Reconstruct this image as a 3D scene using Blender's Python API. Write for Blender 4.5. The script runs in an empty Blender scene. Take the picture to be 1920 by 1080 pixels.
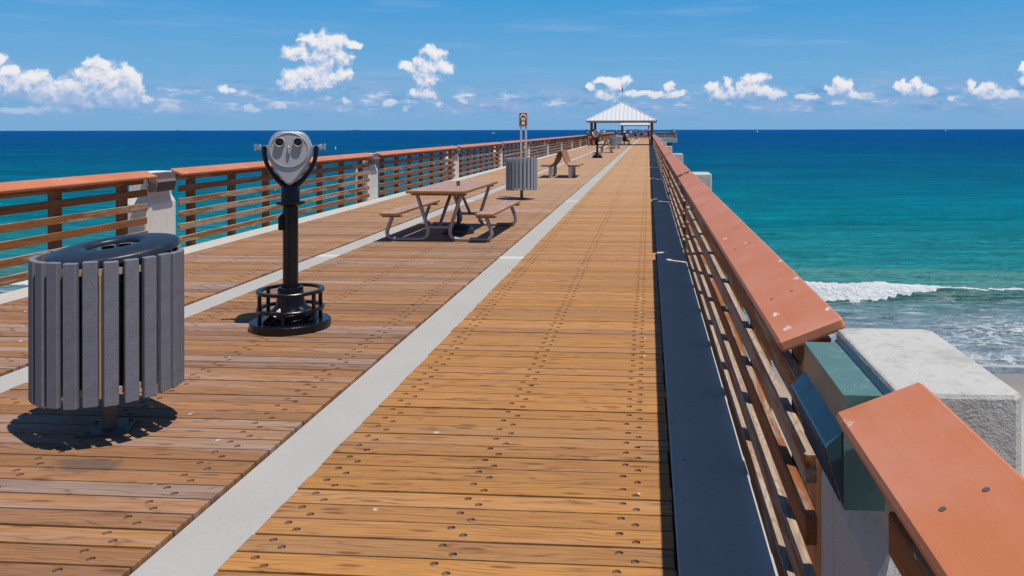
import bpy, math, random
import numpy as np
from mathutils import Vector, Matrix, Quaternion

R = math.radians
random.seed(7)
rng = np.random.default_rng(11)
sc = bpy.context.scene
COL = sc.collection

# ------------------------------------------------------------------ camera
EYE = 1.7            # eye above the deck (deck top is z = 0)
SEA = -7.0           # still water level
YAW = math.atan(120 / 1545)
cam_d = bpy.data.cameras.new('camera')
cam_d.sensor_width = 36
cam_d.lens = 1545 * 36 / 1920
cam_d.shift_x = (960 - 1096) / 1920
cam_d.shift_y = (243.3 - 540) / 1920
cam_d.clip_start = 0.05
cam_d.clip_end = 200000
cam = bpy.data.objects.new('camera', cam_d)
COL.objects.link(cam)
cam.location = (0, 0, EYE)
cam.rotation_euler = (Matrix.Rotation(YAW, 3, 'Z') @ Matrix.Rotation(R(90), 3, 'X') @ Matrix.Rotation(R(-0.09), 3, 'Z')).to_euler()
sc.camera = cam

# ------------------------------------------------------------------ light
SUN_DIR = Vector((0.30, -0.21, 1.0)).normalized()
sun_d = bpy.data.lights.new('sun', 'SUN')
sun_d.energy = 5.0
sun_d.angle = R(0.53)
sun_d.color = (1.0, 0.96, 0.9)
sun = bpy.data.objects.new('sun', sun_d)
COL.objects.link(sun)
sun.rotation_euler = SUN_DIR.to_track_quat('Z', 'Y').to_euler()
sun.location = (20, -20, 60)

sc.view_settings.view_transform = 'Standard'
sc.view_settings.look = 'None'
sc.view_settings.exposure = 0.0
sc.view_settings.gamma = 1.0
sc.render.engine = 'CYCLES'
sc.cycles.max_bounces = 6
sc.cycles.use_denoising = True

# ------------------------------------------------------------------ node helpers
class NT:
    def __init__(s, tree):
        s.t = tree
        s.n = tree.nodes
    def new(s, typ, **kw):
        nd = s.n.new(typ)
        for k, v in kw.items():
            setattr(nd, k, v)
        return nd
    def put(s, sock, val):
        if isinstance(val, bpy.types.NodeSocket):
            s.t.links.new(val, sock)
        elif val is not None:
            if hasattr(sock.default_value, '__len__') and not hasattr(val, '__len__'):
                val = (val,) * len(sock.default_value)
            sock.default_value = val
    def m(s, op, a, b=None, c=None, clamp=False):
        nd = s.new('ShaderNodeMath', operation=op, use_clamp=clamp)
        for i, x in enumerate((a, b, c)):
            if x is not None:
                s.put(nd.inputs[i], x)
        return nd.outputs[0]
    def v(s, op, a, b=None, c=None):
        nd = s.new('ShaderNodeVectorMath', operation=op)
        for i, x in enumerate((a, b, c)):
            if x is not None:
                s.put(nd.inputs[i], x)
        return nd.outputs['Value'] if op in ('LENGTH', 'DOT_PRODUCT', 'DISTANCE') else nd.outputs[0]
    def sep(s, a):
        nd = s.new('ShaderNodeSeparateXYZ')
        s.put(nd.inputs[0], a)
        return nd.outputs
    def comb(s, x=0, y=0, z=0):
        nd = s.new('ShaderNodeCombineXYZ')
        for i, q in enumerate((x, y, z)):
            s.put(nd.inputs[i], q)
        return nd.outputs[0]
    def noise(s, vec, scale=1, detail=4, rough=0.5, dist=0, out='Fac', dims='3D'):
        nd = s.new('ShaderNodeTexNoise', noise_dimensions=dims)
        s.put(nd.inputs['Vector'], vec)
        nd.inputs['Scale'].default_value = scale
        nd.inputs['Detail'].default_value = detail
        nd.inputs['Roughness'].default_value = rough
        nd.inputs['Distortion'].default_value = dist
        return nd.outputs[out]
    def voro(s, vec, scale=1, feature='F1', detail=0, out='Distance', dims='3D', rnd=1):
        nd = s.new('ShaderNodeTexVoronoi', voronoi_dimensions=dims, feature=feature)
        s.put(nd.inputs['Vector'], vec)
        nd.inputs['Scale'].default_value = scale
        if 'Detail' in nd.inputs:
            nd.inputs['Detail'].default_value = detail
        nd.inputs['Randomness'].default_value = rnd
        return nd.outputs[out]
    def white(s, vec, out='Value'):
        nd = s.new('ShaderNodeTexWhiteNoise', noise_dimensions='3D')
        s.put(nd.inputs['Vector'], vec)
        return nd.outputs[out]
    def ramp(s, fac, stops, interp='LINEAR'):
        nd = s.new('ShaderNodeValToRGB')
        cr = nd.color_ramp
        cr.interpolation = interp
        while len(cr.elements) < len(stops):
            cr.elements.new(0.5)
        for e, (p, c) in zip(cr.elements, stops):
            e.position = p
            e.color = (c[0], c[1], c[2], 1) if hasattr(c, '__len__') else (c, c, c, 1)
        s.put(nd.inputs[0], fac)
        return nd.outputs[0]
    def mix(s, fac, a, b, blend='MIX'):
        nd = s.new('ShaderNodeMix', data_type='RGBA', blend_type=blend)
        s.put(nd.inputs[0], fac)
        for sock, val in ((nd.inputs[6], a), (nd.inputs[7], b)):
            if isinstance(val, (tuple, list)) and len(val) == 3:
                val = (*val, 1)
            s.put(sock, val)
        return nd.outputs[2]
    def step(s, x, lo, hi):
        nd = s.new('ShaderNodeMapRange', interpolation_type='SMOOTHSTEP')
        s.put(nd.inputs[0], x)
        s.put(nd.inputs[1], lo)
        s.put(nd.inputs[2], hi)
        return nd.outputs[0]
    def lin(s, x, lo, hi, a=0.0, b=1.0):
        nd = s.new('ShaderNodeMapRange')
        for i, q in enumerate((x, lo, hi, a, b)):
            s.put(nd.inputs[i], q)
        return nd.outputs[0]

# ------------------------------------------------------------------ sky
def px_dir(u, v):
    """azimuth and elevation (radians) of a direction seen in the photograph"""
    xc = (u - 1096) / 1545
    zc = (243.5 + (960 - u) * 3 / 1920 - v) / 1545
    az = math.atan(xc) - YAW
    return az, math.atan(zc / math.hypot(1, xc))

CLOUDS = [
 (0,112,14,15),(8,133,20,11),(0,157,24,22),(57,157,42,22),(95,182,28,22),(140,168,28,28),(155,197,22,20),
 (190,128,22,22),(172,145,28,26),(205,158,44,36),(240,138,18,14),(247,162,19,24),(215,184,44,20),
 (425,166,15,9),(275,188,8,8),(315,203,20,11),(60,206,75,7),(470,205,14,12),
 (588,76,28,15),(610,84,42,24),(634,76,24,14),(667,84,18,7),(556,100,28,16),(621,106,40,26),(588,127,30,24),
 (643,141,22,12),(567,149,38,21),(546,160,21,16),(600,152,40,20),
 (813,100,22,16),(767,124,15,9),(805,124,42,21),(832,133,18,15),(802,147,22,18),(792,174,28,14),
 (653,189,11,6),(529,200,14,6),(732,194,16,7),(759,202,10,5),(824,194,9,8),(870,192,8,5),
 (1130,150,15,9),(1110,160,9,10),(1150,158,25,13),(1175,149,13,12),(1207,175,45,9),(1255,161,11,9),(1250,176,45,8),(1140,178,30,10),
 (1335,166,13,15),(1362,160,13,14),(1355,176,32,12),(1420,149,27,13),(1412,161,30,19),(1425,173,38,14),(1450,178,20,10),(1390,170,13,11),
 (1572,155,12,12),(1590,161,10,11),(1575,169,28,12),(1600,179,32,8),(1510,181,24,7),
 (1697,150,7,9),(1690,163,14,11),(1705,168,20,12),(1720,160,10,12),(1742,170,15,12),(1784,183,8,7),
 (1818,161,11,12),(1823,172,14,9),(1842,173,11,12),(1858,160,12,9),(1850,179,20,7),(1890,178,20,9),(1872,170,9,9),(1917,128,9,10),(1917,150,10,14),
]
world = bpy.data.worlds.new('World')
sc.world = world
world.use_nodes = True
SKY_S = 0.10
def cloud_group(blobs):
    """cloud cover at (azimuth, elevation), as a group so that it can be read twice"""
    gt = bpy.data.node_groups.new('cumulus', 'ShaderNodeTree')
    gt.interface.new_socket('P', in_out='INPUT', socket_type='NodeSocketVector')
    gt.interface.new_socket('D', in_out='OUTPUT', socket_type='NodeSocketFloat')
    q = NT(gt)
    gi = q.new('NodeGroupInput')
    go = q.new('NodeGroupOutput')
    p = gi.outputs[0]
    warp = q.noise(p, 60, 3, 0.55, out='Color')
    p2 = q.v('MULTIPLY_ADD', q.v('SUBTRACT', warp, (0.5, 0.5, 0.5)), (0.020, 0.015, 0), p)
    el = q.sep(p)[1]
    acc = None
    for (u, v_, ru, rv) in blobs:
        a, e = px_dir(u, v_)
        sx, sy = 1545 / (ru * 1.16), 1545 / (rv * 1.16)
        d = q.v('MULTIPLY_ADD', p2, (sx, sy, 0), (-a * sx, -e * sy, 0))
        d = q.v('DOT_PRODUCT', d, d)
        acc = d if acc is None else q.m('SMOOTH_MIN', acc, d, 0.85)
    if blobs:
        body = q.m('MAXIMUM', q.m('SUBTRACT', 1.0, acc), -1.5)
    else:       # outside the picture: the same sort of cumulus, scattered
        body = q.noise(q.v('MULTIPLY', p, (9, 26, 1)), 1.0, 3, 0.5)
        body = q.m('MULTIPLY', q.m('SUBTRACT', body, 0.62), 9.0)
        body = q.m('SUBTRACT', body, q.m('MULTIPLY', q.step(el, 0.05, 0.11), 2.0))
    bil = q.voro(p2, 105, 'SMOOTH_F1', 2.5, dims='2D')
    fine = q.noise(p, 230, 6, 0.60)
    # scattered little clouds low over the sea, all the way round the horizon
    small = q.noise(q.v('MULTIPLY', p, (38, 105, 1)), 1.0, 7, 0.64)
    band = q.m('MULTIPLY', q.step(el, 0.010, 0.028), q.m('SUBTRACT', 1.0, q.step(el, 0.030, 0.062)))
    small = q.m('MULTIPLY', q.m('SUBTRACT', small, 0.465), 6.0)
    small = q.m('SUBTRACT', q.m('MULTIPLY', q.m('MAXIMUM', small, 0.0), band), 0.25)
    d = q.m('ADD', q.m('MULTIPLY', body, 1.45), q.m('MULTIPLY', q.m('SUBTRACT', 0.38, bil), 0.95))
    d = q.m('ADD', d, q.m('MULTIPLY', q.m('SUBTRACT', fine, 0.5), 1.0))
    d = q.m('MAXIMUM', d, small)
    q.t.links.new(d, go.inputs[0])
    return gt
def build_world():
    g = NT(world.node_tree)
    g.n.clear()
    co = g.new('ShaderNodeTexCoord').outputs['Generated']
    nv = g.v('NORMALIZE', co)
    x, y, z = g.sep(nv)
    az = g.m('ARCTAN2', x, y)
    el = g.m('ARCSINE', z)
    P = g.comb(az, el, 0)
    sky = g.new('ShaderNodeTexSky', sky_type='NISHITA')
    sky.sun_disc = False
    sky.sun_elevation = math.asin(SUN_DIR.z)
    sky.sun_rotation = math.atan2(SUN_DIR.x, SUN_DIR.y)
    sky.altitude = 0
    sky.air_density = 1.0
    sky.dust_density = 0.2
    sky.ozone_density = 1.5
    k = 1.0 / SKY_S
    up = g.mix(1.0, sky.outputs[0], (0.42, 0.62, 0.76), 'MULTIPLY')
    # moist tropical air: the blue stays saturated right down to the sea
    low = g.ramp(g.lin(el, 0.0, 0.32), [(0.0, (0.200, 0.410, 0.670)), (0.22, (0.165, 0.410, 0.690)), (0.5, (0.060, 0.325, 0.680)), (1.0, (0.036, 0.225, 0.56))])
    low = g.mix(1.0, low, (k, k, k), 'MULTIPLY')
    base = g.mix(g.step(el, 0.14, 0.55), low, up)
    ci = g.noise(g.v('MULTIPLY', P, (5, 55, 1)), 1.0, 5, 0.55)
    ci = g.m('MULTIPLY', g.step(ci, 0.50, 0.75), g.m('MULTIPLY', g.step(el, 0.02, 0.06), 0.14))
    base = g.mix(ci, base, (0.60 * k, 0.68 * k, 0.80 * k))
    # a lavender veil and darker wisps in the lowest air
    ve = g.noise(g.v('MULTIPLY', P, (13, 60, 1)), 1.0, 6, 0.6)
    vb = g.m('MULTIPLY', g.step(el, 0.004, 0.030), g.m('SUBTRACT', 1.0, g.step(el, 0.036, 0.075)))
    base = g.mix(g.m('MULTIPLY', g.m('MULTIPLY', g.step(ve, 0.36, 0.70), vb), 0.70), base, (0.33 * k, 0.44 * k, 0.70 * k))
    vd = g.noise(g.v('ADD', g.v('MULTIPLY', P, (22, 95, 1)), (7.3, 2.1, 0)), 1.0, 6, 0.62)
    base = g.mix(g.m('MULTIPLY', g.m('MULTIPLY', g.step(vd, 0.52, 0.70), vb), 0.55), base, (0.12 * k, 0.27 * k, 0.54 * k))
    def back(col):
        bg = g.new('ShaderNodeBackground')
        bg.inputs[1].default_value = SKY_S
        g.put(bg.inputs[0], col)
        return bg.outputs[0]
    melt = g.step(el, 0.014, 0.058)
    def clouded(blobs):
        gt = cloud_group(blobs)
        def dens(vec):
            nd = g.new('ShaderNodeGroup')
            nd.node_tree = gt
            g.put(nd.inputs[0], vec)
            return nd.outputs[0]
        d0 = dens(P)
        d1 = dens(g.v('ADD', P, (0.0026, 0.0082, 0)))
        cover = g.m('MULTIPLY', g.step(d0, -0.20, 0.95), g.lin(melt, 0, 1, 0.34, 0.95))
        lit = g.m('ADD', g.m('MULTIPLY', g.m('SUBTRACT', d0, d1), 0.40), 0.55, clamp=True)
        lit = g.m('MULTIPLY', lit, g.lin(melt, 0, 1, 0.72, 1.10))
        cover = g.m('MULTIPLY', cover, g.lin(lit, 0.15, 0.60, 0.20, 1.0))
        ccol = g.ramp(lit, [(0.10, (0.30, 0.43, 0.70)), (0.45, (0.53, 0.61, 0.79)), (0.72, (0.74, 0.75, 0.83)), (0.95, (0.88, 0.87, 0.89))])
        ccol = g.mix(1.0, ccol, (k, k, k), 'MULTIPLY')
        return back(g.mix(cover, base, ccol))
    def blend(fac, a, b_):
        mx = g.new('ShaderNodeMixShader')
        g.put(mx.inputs[0], fac)
        g.t.links.new(a, mx.inputs[1])
        g.t.links.new(b_, mx.inputs[2])
        return mx.outputs[0]
    cur = clouded([])
    cuts = [-60, 500, 712, 1000, 1292, 1488, 1980]
    for u0, u1 in zip(cuts[:-1], cuts[1:]):
        inside = g.m('MULTIPLY', g.m('GREATER_THAN', az, px_dir(u0, 100)[0]), g.m('LESS_THAN', az, px_dir(u1, 100)[0]))
        cur = blend(inside, cur, clouded([c for c in CLOUDS if u0 < c[0] <= u1]))
    zone = g.m('MULTIPLY', g.m('GREATER_THAN', el, 0.0), g.m('LESS_THAN', el, 0.15))
    cur = blend(zone, back(base), cur)
    out = g.new('ShaderNodeOutputWorld')
    g.t.links.new(cur, out.inputs[0])
build_world()

# ------------------------------------------------------------------ materials
def material(name):
    mt = bpy.data.materials.new(name)
    mt.use_nodes = True
    g = NT(mt.node_tree)
    b = g.n['Principled BSDF']
    return mt, g, b
def bump(g, b, h, dist=0.01, strength=1.0):
    nd = g.new('ShaderNodeBump')
    nd.inputs['Distance'].default_value = dist
    nd.inputs['Strength'].default_value = strength
    g.put(nd.inputs['Height'], h)
    g.put(b.inputs['Normal'], nd.outputs[0])
def pos(g):
    return g.new('ShaderNodeNewGeometry').outputs['Position']
def obj_co(g):
    return g.new('ShaderNodeTexCoord').outputs['Object']

PITCH = 0.146
SHADOW_SPOT = (-2.86, 3.98)  # centre of the shadow painted on the boards
def mat_deck():
    mt, g, b = material('deck_wood')
    P = pos(g)
    x, y, z = g.sep(P)
    idx = g.m('FLOOR', g.m('DIVIDE', y, PITCH))
    lane = g.m('ADD', g.m('LESS_THAN', x, -1.85), g.m('LESS_THAN', x, -4.36))
    rv = g.white(g.comb(idx, lane, 3.3), 'Color')
    r1, r2, r3 = g.sep(rv)
    off = g.v('SCALE', rv, None)
    off = g.v('MULTIPLY', rv, (40, 7, 9))
    pv = g.v('ADD', P, off)
    # cathedral grain: rings cut at a shallow angle
    w = g.noise(g.v('MULTIPLY', pv, (0.9, 5.0, 1)), 1.0, 3, 0.5)
    ring = g.m('ADD', g.m('MULTIPLY', g.sep(pv)[1], 90.0), g.m('MULTIPLY', w, 38.0))
    ring = g.m('ABSOLUTE', g.m('SINE', ring))
    ring = g.m('POWER', g.m('SUBTRACT', 1.0, ring), 2.2)
    streak = g.noise(g.v('MULTIPLY', pv, (3.0, 120, 1)), 1.0, 7, 0.68)
    patch = g.noise(g.v('MULTIPLY', pv, (2.6, 24, 1)), 1.0, 5, 0.62, 0.6)
    dark = g.m('MULTIPLY', ring, g.step(patch, 0.35, 0.62))
    # knots
    kn = g.voro(g.v('MULTIPLY', pv, (1.3, 7.2, 1)), 1.0, 'F1', dims='2D')
    knot = g.m('SUBTRACT', 1.0, g.step(kn, 0.035, 0.10))
    fresh = g.ramp(streak, [(0.25, (0.235, 0.092, 0.024)), (0.5, (0.370, 0.168, 0.046)), (0.8, (0.45, 0.230, 0.070))])
    red = g.ramp(streak, [(0.25, (0.138, 0.060, 0.027)), (0.5, (0.250, 0.120, 0.057)), (0.8, (0.34, 0.182, 0.094))])
    worn = g.ramp(streak, [(0.25, (0.175, 0.120, 0.100)), (0.5, (0.300, 0.232, 0.205)), (0.8, (0.40, 0.34, 0.32))])
    l2 = g.m('MINIMUM', lane, 1.0)
    # left and middle lanes are walked grey and reddish; the right lane is newer
    tone = g.m('ADD', g.m('ADD', 0.08, g.m('MULTIPLY', l2, 0.66)), g.m('MULTIPLY', g.m('SUBTRACT', r1, 0.5), 0.50), clamp=True)
    col = g.mix(tone, fresh, red)
    wn = g.noise(g.v('MULTIPLY', pv, (0.8, 9, 1)), 1.0, 5, 0.6)
    wamt = g.m('MULTIPLY', g.step(g.m('ADD', wn, g.m('MULTIPLY', r2, 0.35)), 0.62, 0.92), g.m('ADD', 0.18, g.m('MULTIPLY', l2, 0.50)))
    # further out: bleached stain, plus grazing sheen painted in as pale tan
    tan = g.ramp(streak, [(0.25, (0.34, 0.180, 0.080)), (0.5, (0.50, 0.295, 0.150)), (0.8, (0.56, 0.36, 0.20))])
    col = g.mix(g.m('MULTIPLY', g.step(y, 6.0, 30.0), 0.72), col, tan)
    col = g.mix(wamt, col, worn)
    col = g.mix(g.m('MULTIPLY', dark, 0.70), col, (0.105, 0.038, 0.015))
    col = g.mix(g.m('MULTIPLY', knot, 0.75), col, (0.10, 0.042, 0.018))
    # big soft difference from plank to plank and along the pier
    col = g.mix(1.0, col, g.ramp(r3, [(0.0, 0.84), (0.5, 1.0), (1.0, 1.13)]), 'MULTIPLY')
    soil = g.noise(P, 1.7, 5, 0.6)
    col = g.mix(g.m('MULTIPLY', g.step(soil, 0.55, 0.8), 0.25), col, (0.17, 0.11, 0.08))
    # pale specks of gull droppings and a cast shadow painted into the boards near the bin
    sv = g.voro(g.v('ADD', P, g.v('MULTIPLY', g.noise(P, 25, 2, 0.5, out='Color'), (0.06, 0.06, 0))), 2.6, 'F1', dims='2D')
    sc_ = g.voro(g.v('ADD', P, g.v('MULTIPLY', g.noise(P, 25, 2, 0.5, out='Color'), (0.06, 0.06, 0))), 2.6, 'F1', dims='2D', out='Color')
    sp = g.m('MULTIPLY', g.m('GREATER_THAN', g.sep(sc_)[0], 0.88), g.m('SUBTRACT', 1.0, g.step(sv, 0.012, 0.042)))
    col = g.mix(g.m('MULTIPLY', sp, 0.8), col, (0.55, 0.50, 0.46))
    dv = g.v('MULTIPLY', g.v('SUBTRACT', P, (SHADOW_SPOT[0], SHADOW_SPOT[1], 0)), (1 / 0.20, 1 / 0.10, 0))
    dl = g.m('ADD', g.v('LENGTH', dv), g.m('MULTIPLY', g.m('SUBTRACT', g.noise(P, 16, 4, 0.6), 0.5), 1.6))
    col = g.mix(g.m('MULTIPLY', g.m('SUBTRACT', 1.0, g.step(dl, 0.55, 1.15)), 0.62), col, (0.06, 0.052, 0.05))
    # drying cracks along the grain
    ck = g.noise(g.v('MULTIPLY', pv, (1.4, 210, 1)), 1.0, 3, 0.5)
    ckm = g.noise(g.v('MULTIPLY', pv, (2.3, 9, 1)), 1.0, 2, 0.5)
    crack = g.m('MULTIPLY', g.step(ck, 0.68, 0.73), g.step(ckm, 0.50, 0.60))
    col = g.mix(g.m('MULTIPLY', crack, 0.8), col, (0.06, 0.028, 0.014))
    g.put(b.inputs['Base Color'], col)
    g.put(b.inputs['Roughness'], g.lin(streak, 0.2, 0.8, 0.62, 0.78))
    b.inputs['Specular IOR Level'].default_value = 0.35
    h = g.m('ADD', g.m('MULTIPLY', streak, 1.0), g.m('MULTIPLY', ring, -0.5))
    bump(g, b, h, 0.0022, 0.8)
    return mt

def mat_railwood():
    """weathered stained lumber; grain runs along the longest way of the piece (object y)"""
    mt, g, b = material('rail_wood')
    P = pos(g)
    ob = g.new('ShaderNodeObjectInfo').outputs['Random']
    pv = g.v('ADD', P, g.comb(g.m('MULTIPLY', ob, 13.0), g.m('MULTIPLY', ob, 57.0), g.m('MULTIPLY', ob, 31.0)))
    st = g.noise(g.v('MULTIPLY', pv, (70, 2.0, 70)), 1.0, 6, 0.65)
    w = g.noise(g.v('MULTIPLY', pv, (6, 0.8, 6)), 1.0, 3, 0.5)
    ring = g.m('POWER', g.m('SUBTRACT', 1.0, g.m('ABSOLUTE', g.m('SINE', g.m('MULTIPLY', w, 90.0)))), 2.0)
    stain = g.ramp(st, [(0.25, (0.115, 0.038, 0.013)), (0.55, (0.265, 0.100, 0.031)), (0.85, (0.38, 0.17, 0.058))])
    grey = g.ramp(st, [(0.25, (0.24, 0.17, 0.12)), (0.55, (0.43, 0.345, 0.255)), (0.85, (0.60, 0.53, 0.43))])
    wear = g.noise(g.v('MULTIPLY', pv, (9, 1.1, 9)), 1.0, 6, 0.68)
    wear = g.m('ADD', wear, g.m('MULTIPLY', g.m('SUBTRACT', ob, 0.5), 0.24))
    nz = g.sep(g.new('ShaderNodeNewGeometry').outputs['Normal'])[2]
    wear = g.m('ADD', wear, g.m('MULTIPLY', g.m('MAXIMUM', nz, 0.0), 0.16))
    col = g.mix(g.m('MULTIPLY', g.step(wear, 0.52, 0.66), 0.75), stain, grey)
    col = g.mix(g.m('MULTIPLY', ring, 0.45), col, (0.10, 0.038, 0.015))
    chip = g.noise(g.v('MULTIPLY', pv, (38, 12, 38)), 1.0, 4, 0.6)
    col = g.mix(g.m('MULTIPLY', g.step(chip, 0.67, 0.74), 0.7), col, (0.50, 0.43, 0.37))
    alg = g.noise(g.v('MULTIPLY', pv, (12, 3, 12)), 1.0, 3, 0.6)
    col = g.mix(g.m('MULTIPLY', g.step(alg, 0.66, 0.78), 0.5), col, (0.22, 0.19, 0.03))
    g.put(b.inputs['Base Color'], col)
    b.inputs['Roughness'].default_value = 0.75
    b.inputs['Specular IOR Level'].default_value = 0.25
    bump(g, b, g.m('ADD', st, g.m('MULTIPLY', ring, -0.3)), 0.003, 0.8)
    return mt

def mat_postwood():
    mt, g, b = material('post_wood')
    pv = pos(g)
    st = g.noise(g.v('MULTIPLY', pv, (60, 60, 2.5)), 1.0, 6, 0.6)
    col = g.ramp(st, [(0.25, (0.085, 0.030, 0.012)), (0.55, (0.19, 0.075, 0.027)), (0.85, (0.32, 0.145, 0.055))])
    wn = g.noise(pv, 7, 5, 0.6)
    col = g.mix(g.m('MULTIPLY', g.step(wn, 0.56, 0.75), 0.5), col, (0.26, 0.19, 0.14))
    g.put(b.inputs['Base Color'], col)
    b.inputs['Roughness'].default_value = 0.75
    bump(g, b, st, 0.003, 0.7)
    return mt

def mat_tablewood():
    mt, g, b = material('table_wood')
    pv = obj_co(g)
    st = g.noise(g.v('MULTIPLY', pv, (60, 2.2, 60)), 1.0, 6, 0.6)
    nz = g.sep(g.new('ShaderNodeNewGeometry').outputs['Normal'])[2]
    top = g.ramp(st, [(0.25, (0.20, 0.10, 0.07)), (0.5, (0.34, 0.20, 0.145)), (0.8, (0.43, 0.31, 0.26))])
    side = g.ramp(st, [(0.25, (0.17, 0.065, 0.014)), (0.6, (0.34, 0.145, 0.036)), (0.85, (0.43, 0.20, 0.06))])
    col = g.mix(g.step(nz, 0.4, 0.8), side, top)
    wn = g.noise(g.v('MULTIPLY', pv, (5, 1.2, 5)), 1.0, 5, 0.6)
    col = g.mix(g.m('MULTIPLY', g.step(wn, 0.5, 0.7), g.m('MULTIPLY', g.step(nz, 0.4, 0.8), 0.55)), col, (0.38, 0.33, 0.33))
    g.put(b.inputs['Base Color'], col)
    b.inputs['Roughness'].default_value = 0.6
    bump(g, b, st, 0.002, 0.6)
    return mt

def mat_concrete(name, c0, c1, stain=0.35, rough_bump=0.004, scale=1.0, streaks=False):
    mt, g, b = material(name)
    P = pos(g)
    n1 = g.noise(P, 2.1 * scale, 6, 0.6)
    n2 = g.noise(P, 45 * scale, 5, 0.7)
    n3 = g.noise(P, 240 * scale, 3, 0.6)
    col = g.mix(n1, c0, c1)
    col = g.mix(g.m('MULTIPLY', g.step(n2, 0.52, 0.75), 0.35), col, (c0[0] * 0.55, c0[1] * 0.54, c0[2] * 0.52))
    col = g.mix(g.m('MULTIPLY', g.step(n3, 0.58, 0.72), 0.35), col, (min(1, c1[0] * 1.25), min(1, c1[1] * 1.25), min(1, c1[2] * 1.25)))
    s = g.noise(g.v('MULTIPLY', P, (3, 3, 0.8)), 1.4 * scale, 5, 0.65)
    col = g.mix(g.m('MULTIPLY', g.step(s, 0.55, 0.78), stain), col, (0.17, 0.16, 0.145))
    if streaks:
        v1 = g.noise(g.v('MULTIPLY', P, (28, 28, 1.2)), 1.0, 4, 0.6)
        col = g.mix(g.m('MULTIPLY', g.step(v1, 0.5, 0.75), 0.35), col, (0.2, 0.18, 0.16))
    # scattered dark chips and dropped bait, a few pale splashes
    wv = g.v('MULTIPLY', g.noise(P, 20, 2, 0.5, out='Color'), (0.08, 0.08, 0.08))
    cv = g.voro(g.v('ADD', P, wv), 4.2, 'F1')
    cc = g.sep(g.voro(g.v('ADD', P, wv), 4.2, 'F1', out='Color'))
    spot = g.m('SUBTRACT', 1.0, g.step(cv, 0.03, 0.085))
    col = g.mix(g.m('MULTIPLY', g.m('MULTIPLY', spot, g.m('GREATER_THAN', cc[0], 0.72)), 0.75), col, (0.09, 0.085, 0.08))
    col = g.mix(g.m('MULTIPLY', g.m('MULTIPLY', spot, g.m('LESS_THAN', cc[0], 0.12)), 0.75), col, (0.62, 0.61, 0.60))
    g.put(b.inputs['Base Color'], col)
    b.inputs['Roughness'].default_value = 0.88
    b.inputs['Specular IOR Level'].default_value = 0.25
    bump(g, b, g.m('ADD', g.m('MULTIPLY', n2, 1.0), g.m('MULTIPLY', n3, 0.4)), rough_bump, 1.0)
    return mt

def mat_cap():
    mt, g, b = material('cap_composite')
    P = pos(g)
    n = g.noise(g.v('MULTIPLY', P, (30, 1.5, 30)), 1.0, 5, 0.6)
    n2 = g.noise(P, 3.0, 5, 0.6)
    col = g.mix(n, (0.45, 0.134, 0.048), (0.53, 0.175, 0.070))
    col = g.mix(g.m('MULTIPLY', g.step(n2, 0.36, 0.70), 0.75), col, (0.50, 0.205, 0.130))
    # fine speckle, a few droppings and scratches
    sp = g.noise(P, 300, 2, 0.5)
    col = g.mix(g.m('MULTIPLY', g.step(sp, 0.60, 0.72), 0.3), col, (0.30, 0.10, 0.05))
    vv = g.v('MULTIPLY', P, (16, 7, 4))
    dr = g.voro(g.v('ADD', vv, g.v('MULTIPLY', g.noise(P, 60, 2, 0.5, out='Color'), (0.5, 0.5, 0.5))), 1.0, 'F1')
    cid = g.voro(g.v('ADD', vv, g.v('MULTIPLY', g.noise(P, 60, 2, 0.5, out='Color'), (0.5, 0.5, 0.5))), 1.0, 'F1', out='Color')
    few = g.m('GREATER_THAN', g.sep(cid)[0], 0.80)
    spot = g.m('MULTIPLY', few, g.m('SUBTRACT', 1.0, g.step(dr, 0.08, 0.20)))
    col = g.mix(g.m('MULTIPLY', spot, 0.8), col, (0.72, 0.66, 0.60))
    scr = g.noise(g.v('MULTIPLY', g.v('ADD', P, g.v('MULTIPLY', g.noise(P, 3, 2, 0.5, out='Color'), (0.3, 0.3, 0.3))), (14, 150, 14)), 1.0, 2, 0.5)
    scm = g.noise(P, 5.0, 3, 0.6)
    col = g.mix(g.m('MULTIPLY', g.m('MULTIPLY', g.step(scr, 0.70, 0.74), g.step(scm, 0.56, 0.66)), 0.55), col, (0.64, 0.42, 0.33))
    few2 = g.m('LESS_THAN', g.sep(cid)[1], 0.06)
    spot2 = g.m('MULTIPLY', few2, g.m('SUBTRACT', 1.0, g.step(dr, 0.05, 0.13)))
    col = g.mix(g.m('MULTIPLY', spot2, 0.8), col, (0.12, 0.08, 0.07))
    g.put(b.inputs['Base Color'], col)
    g.put(b.inputs['Roughness'], g.lin(n2, 0.3, 0.7, 0.42, 0.58))
    b.inputs['Specular IOR Level'].default_value = 0.5
    bump(g, b, g.m('ADD', n, g.m('MULTIPLY', sp, 0.6)), 0.0012, 0.6)
    return mt

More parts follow.
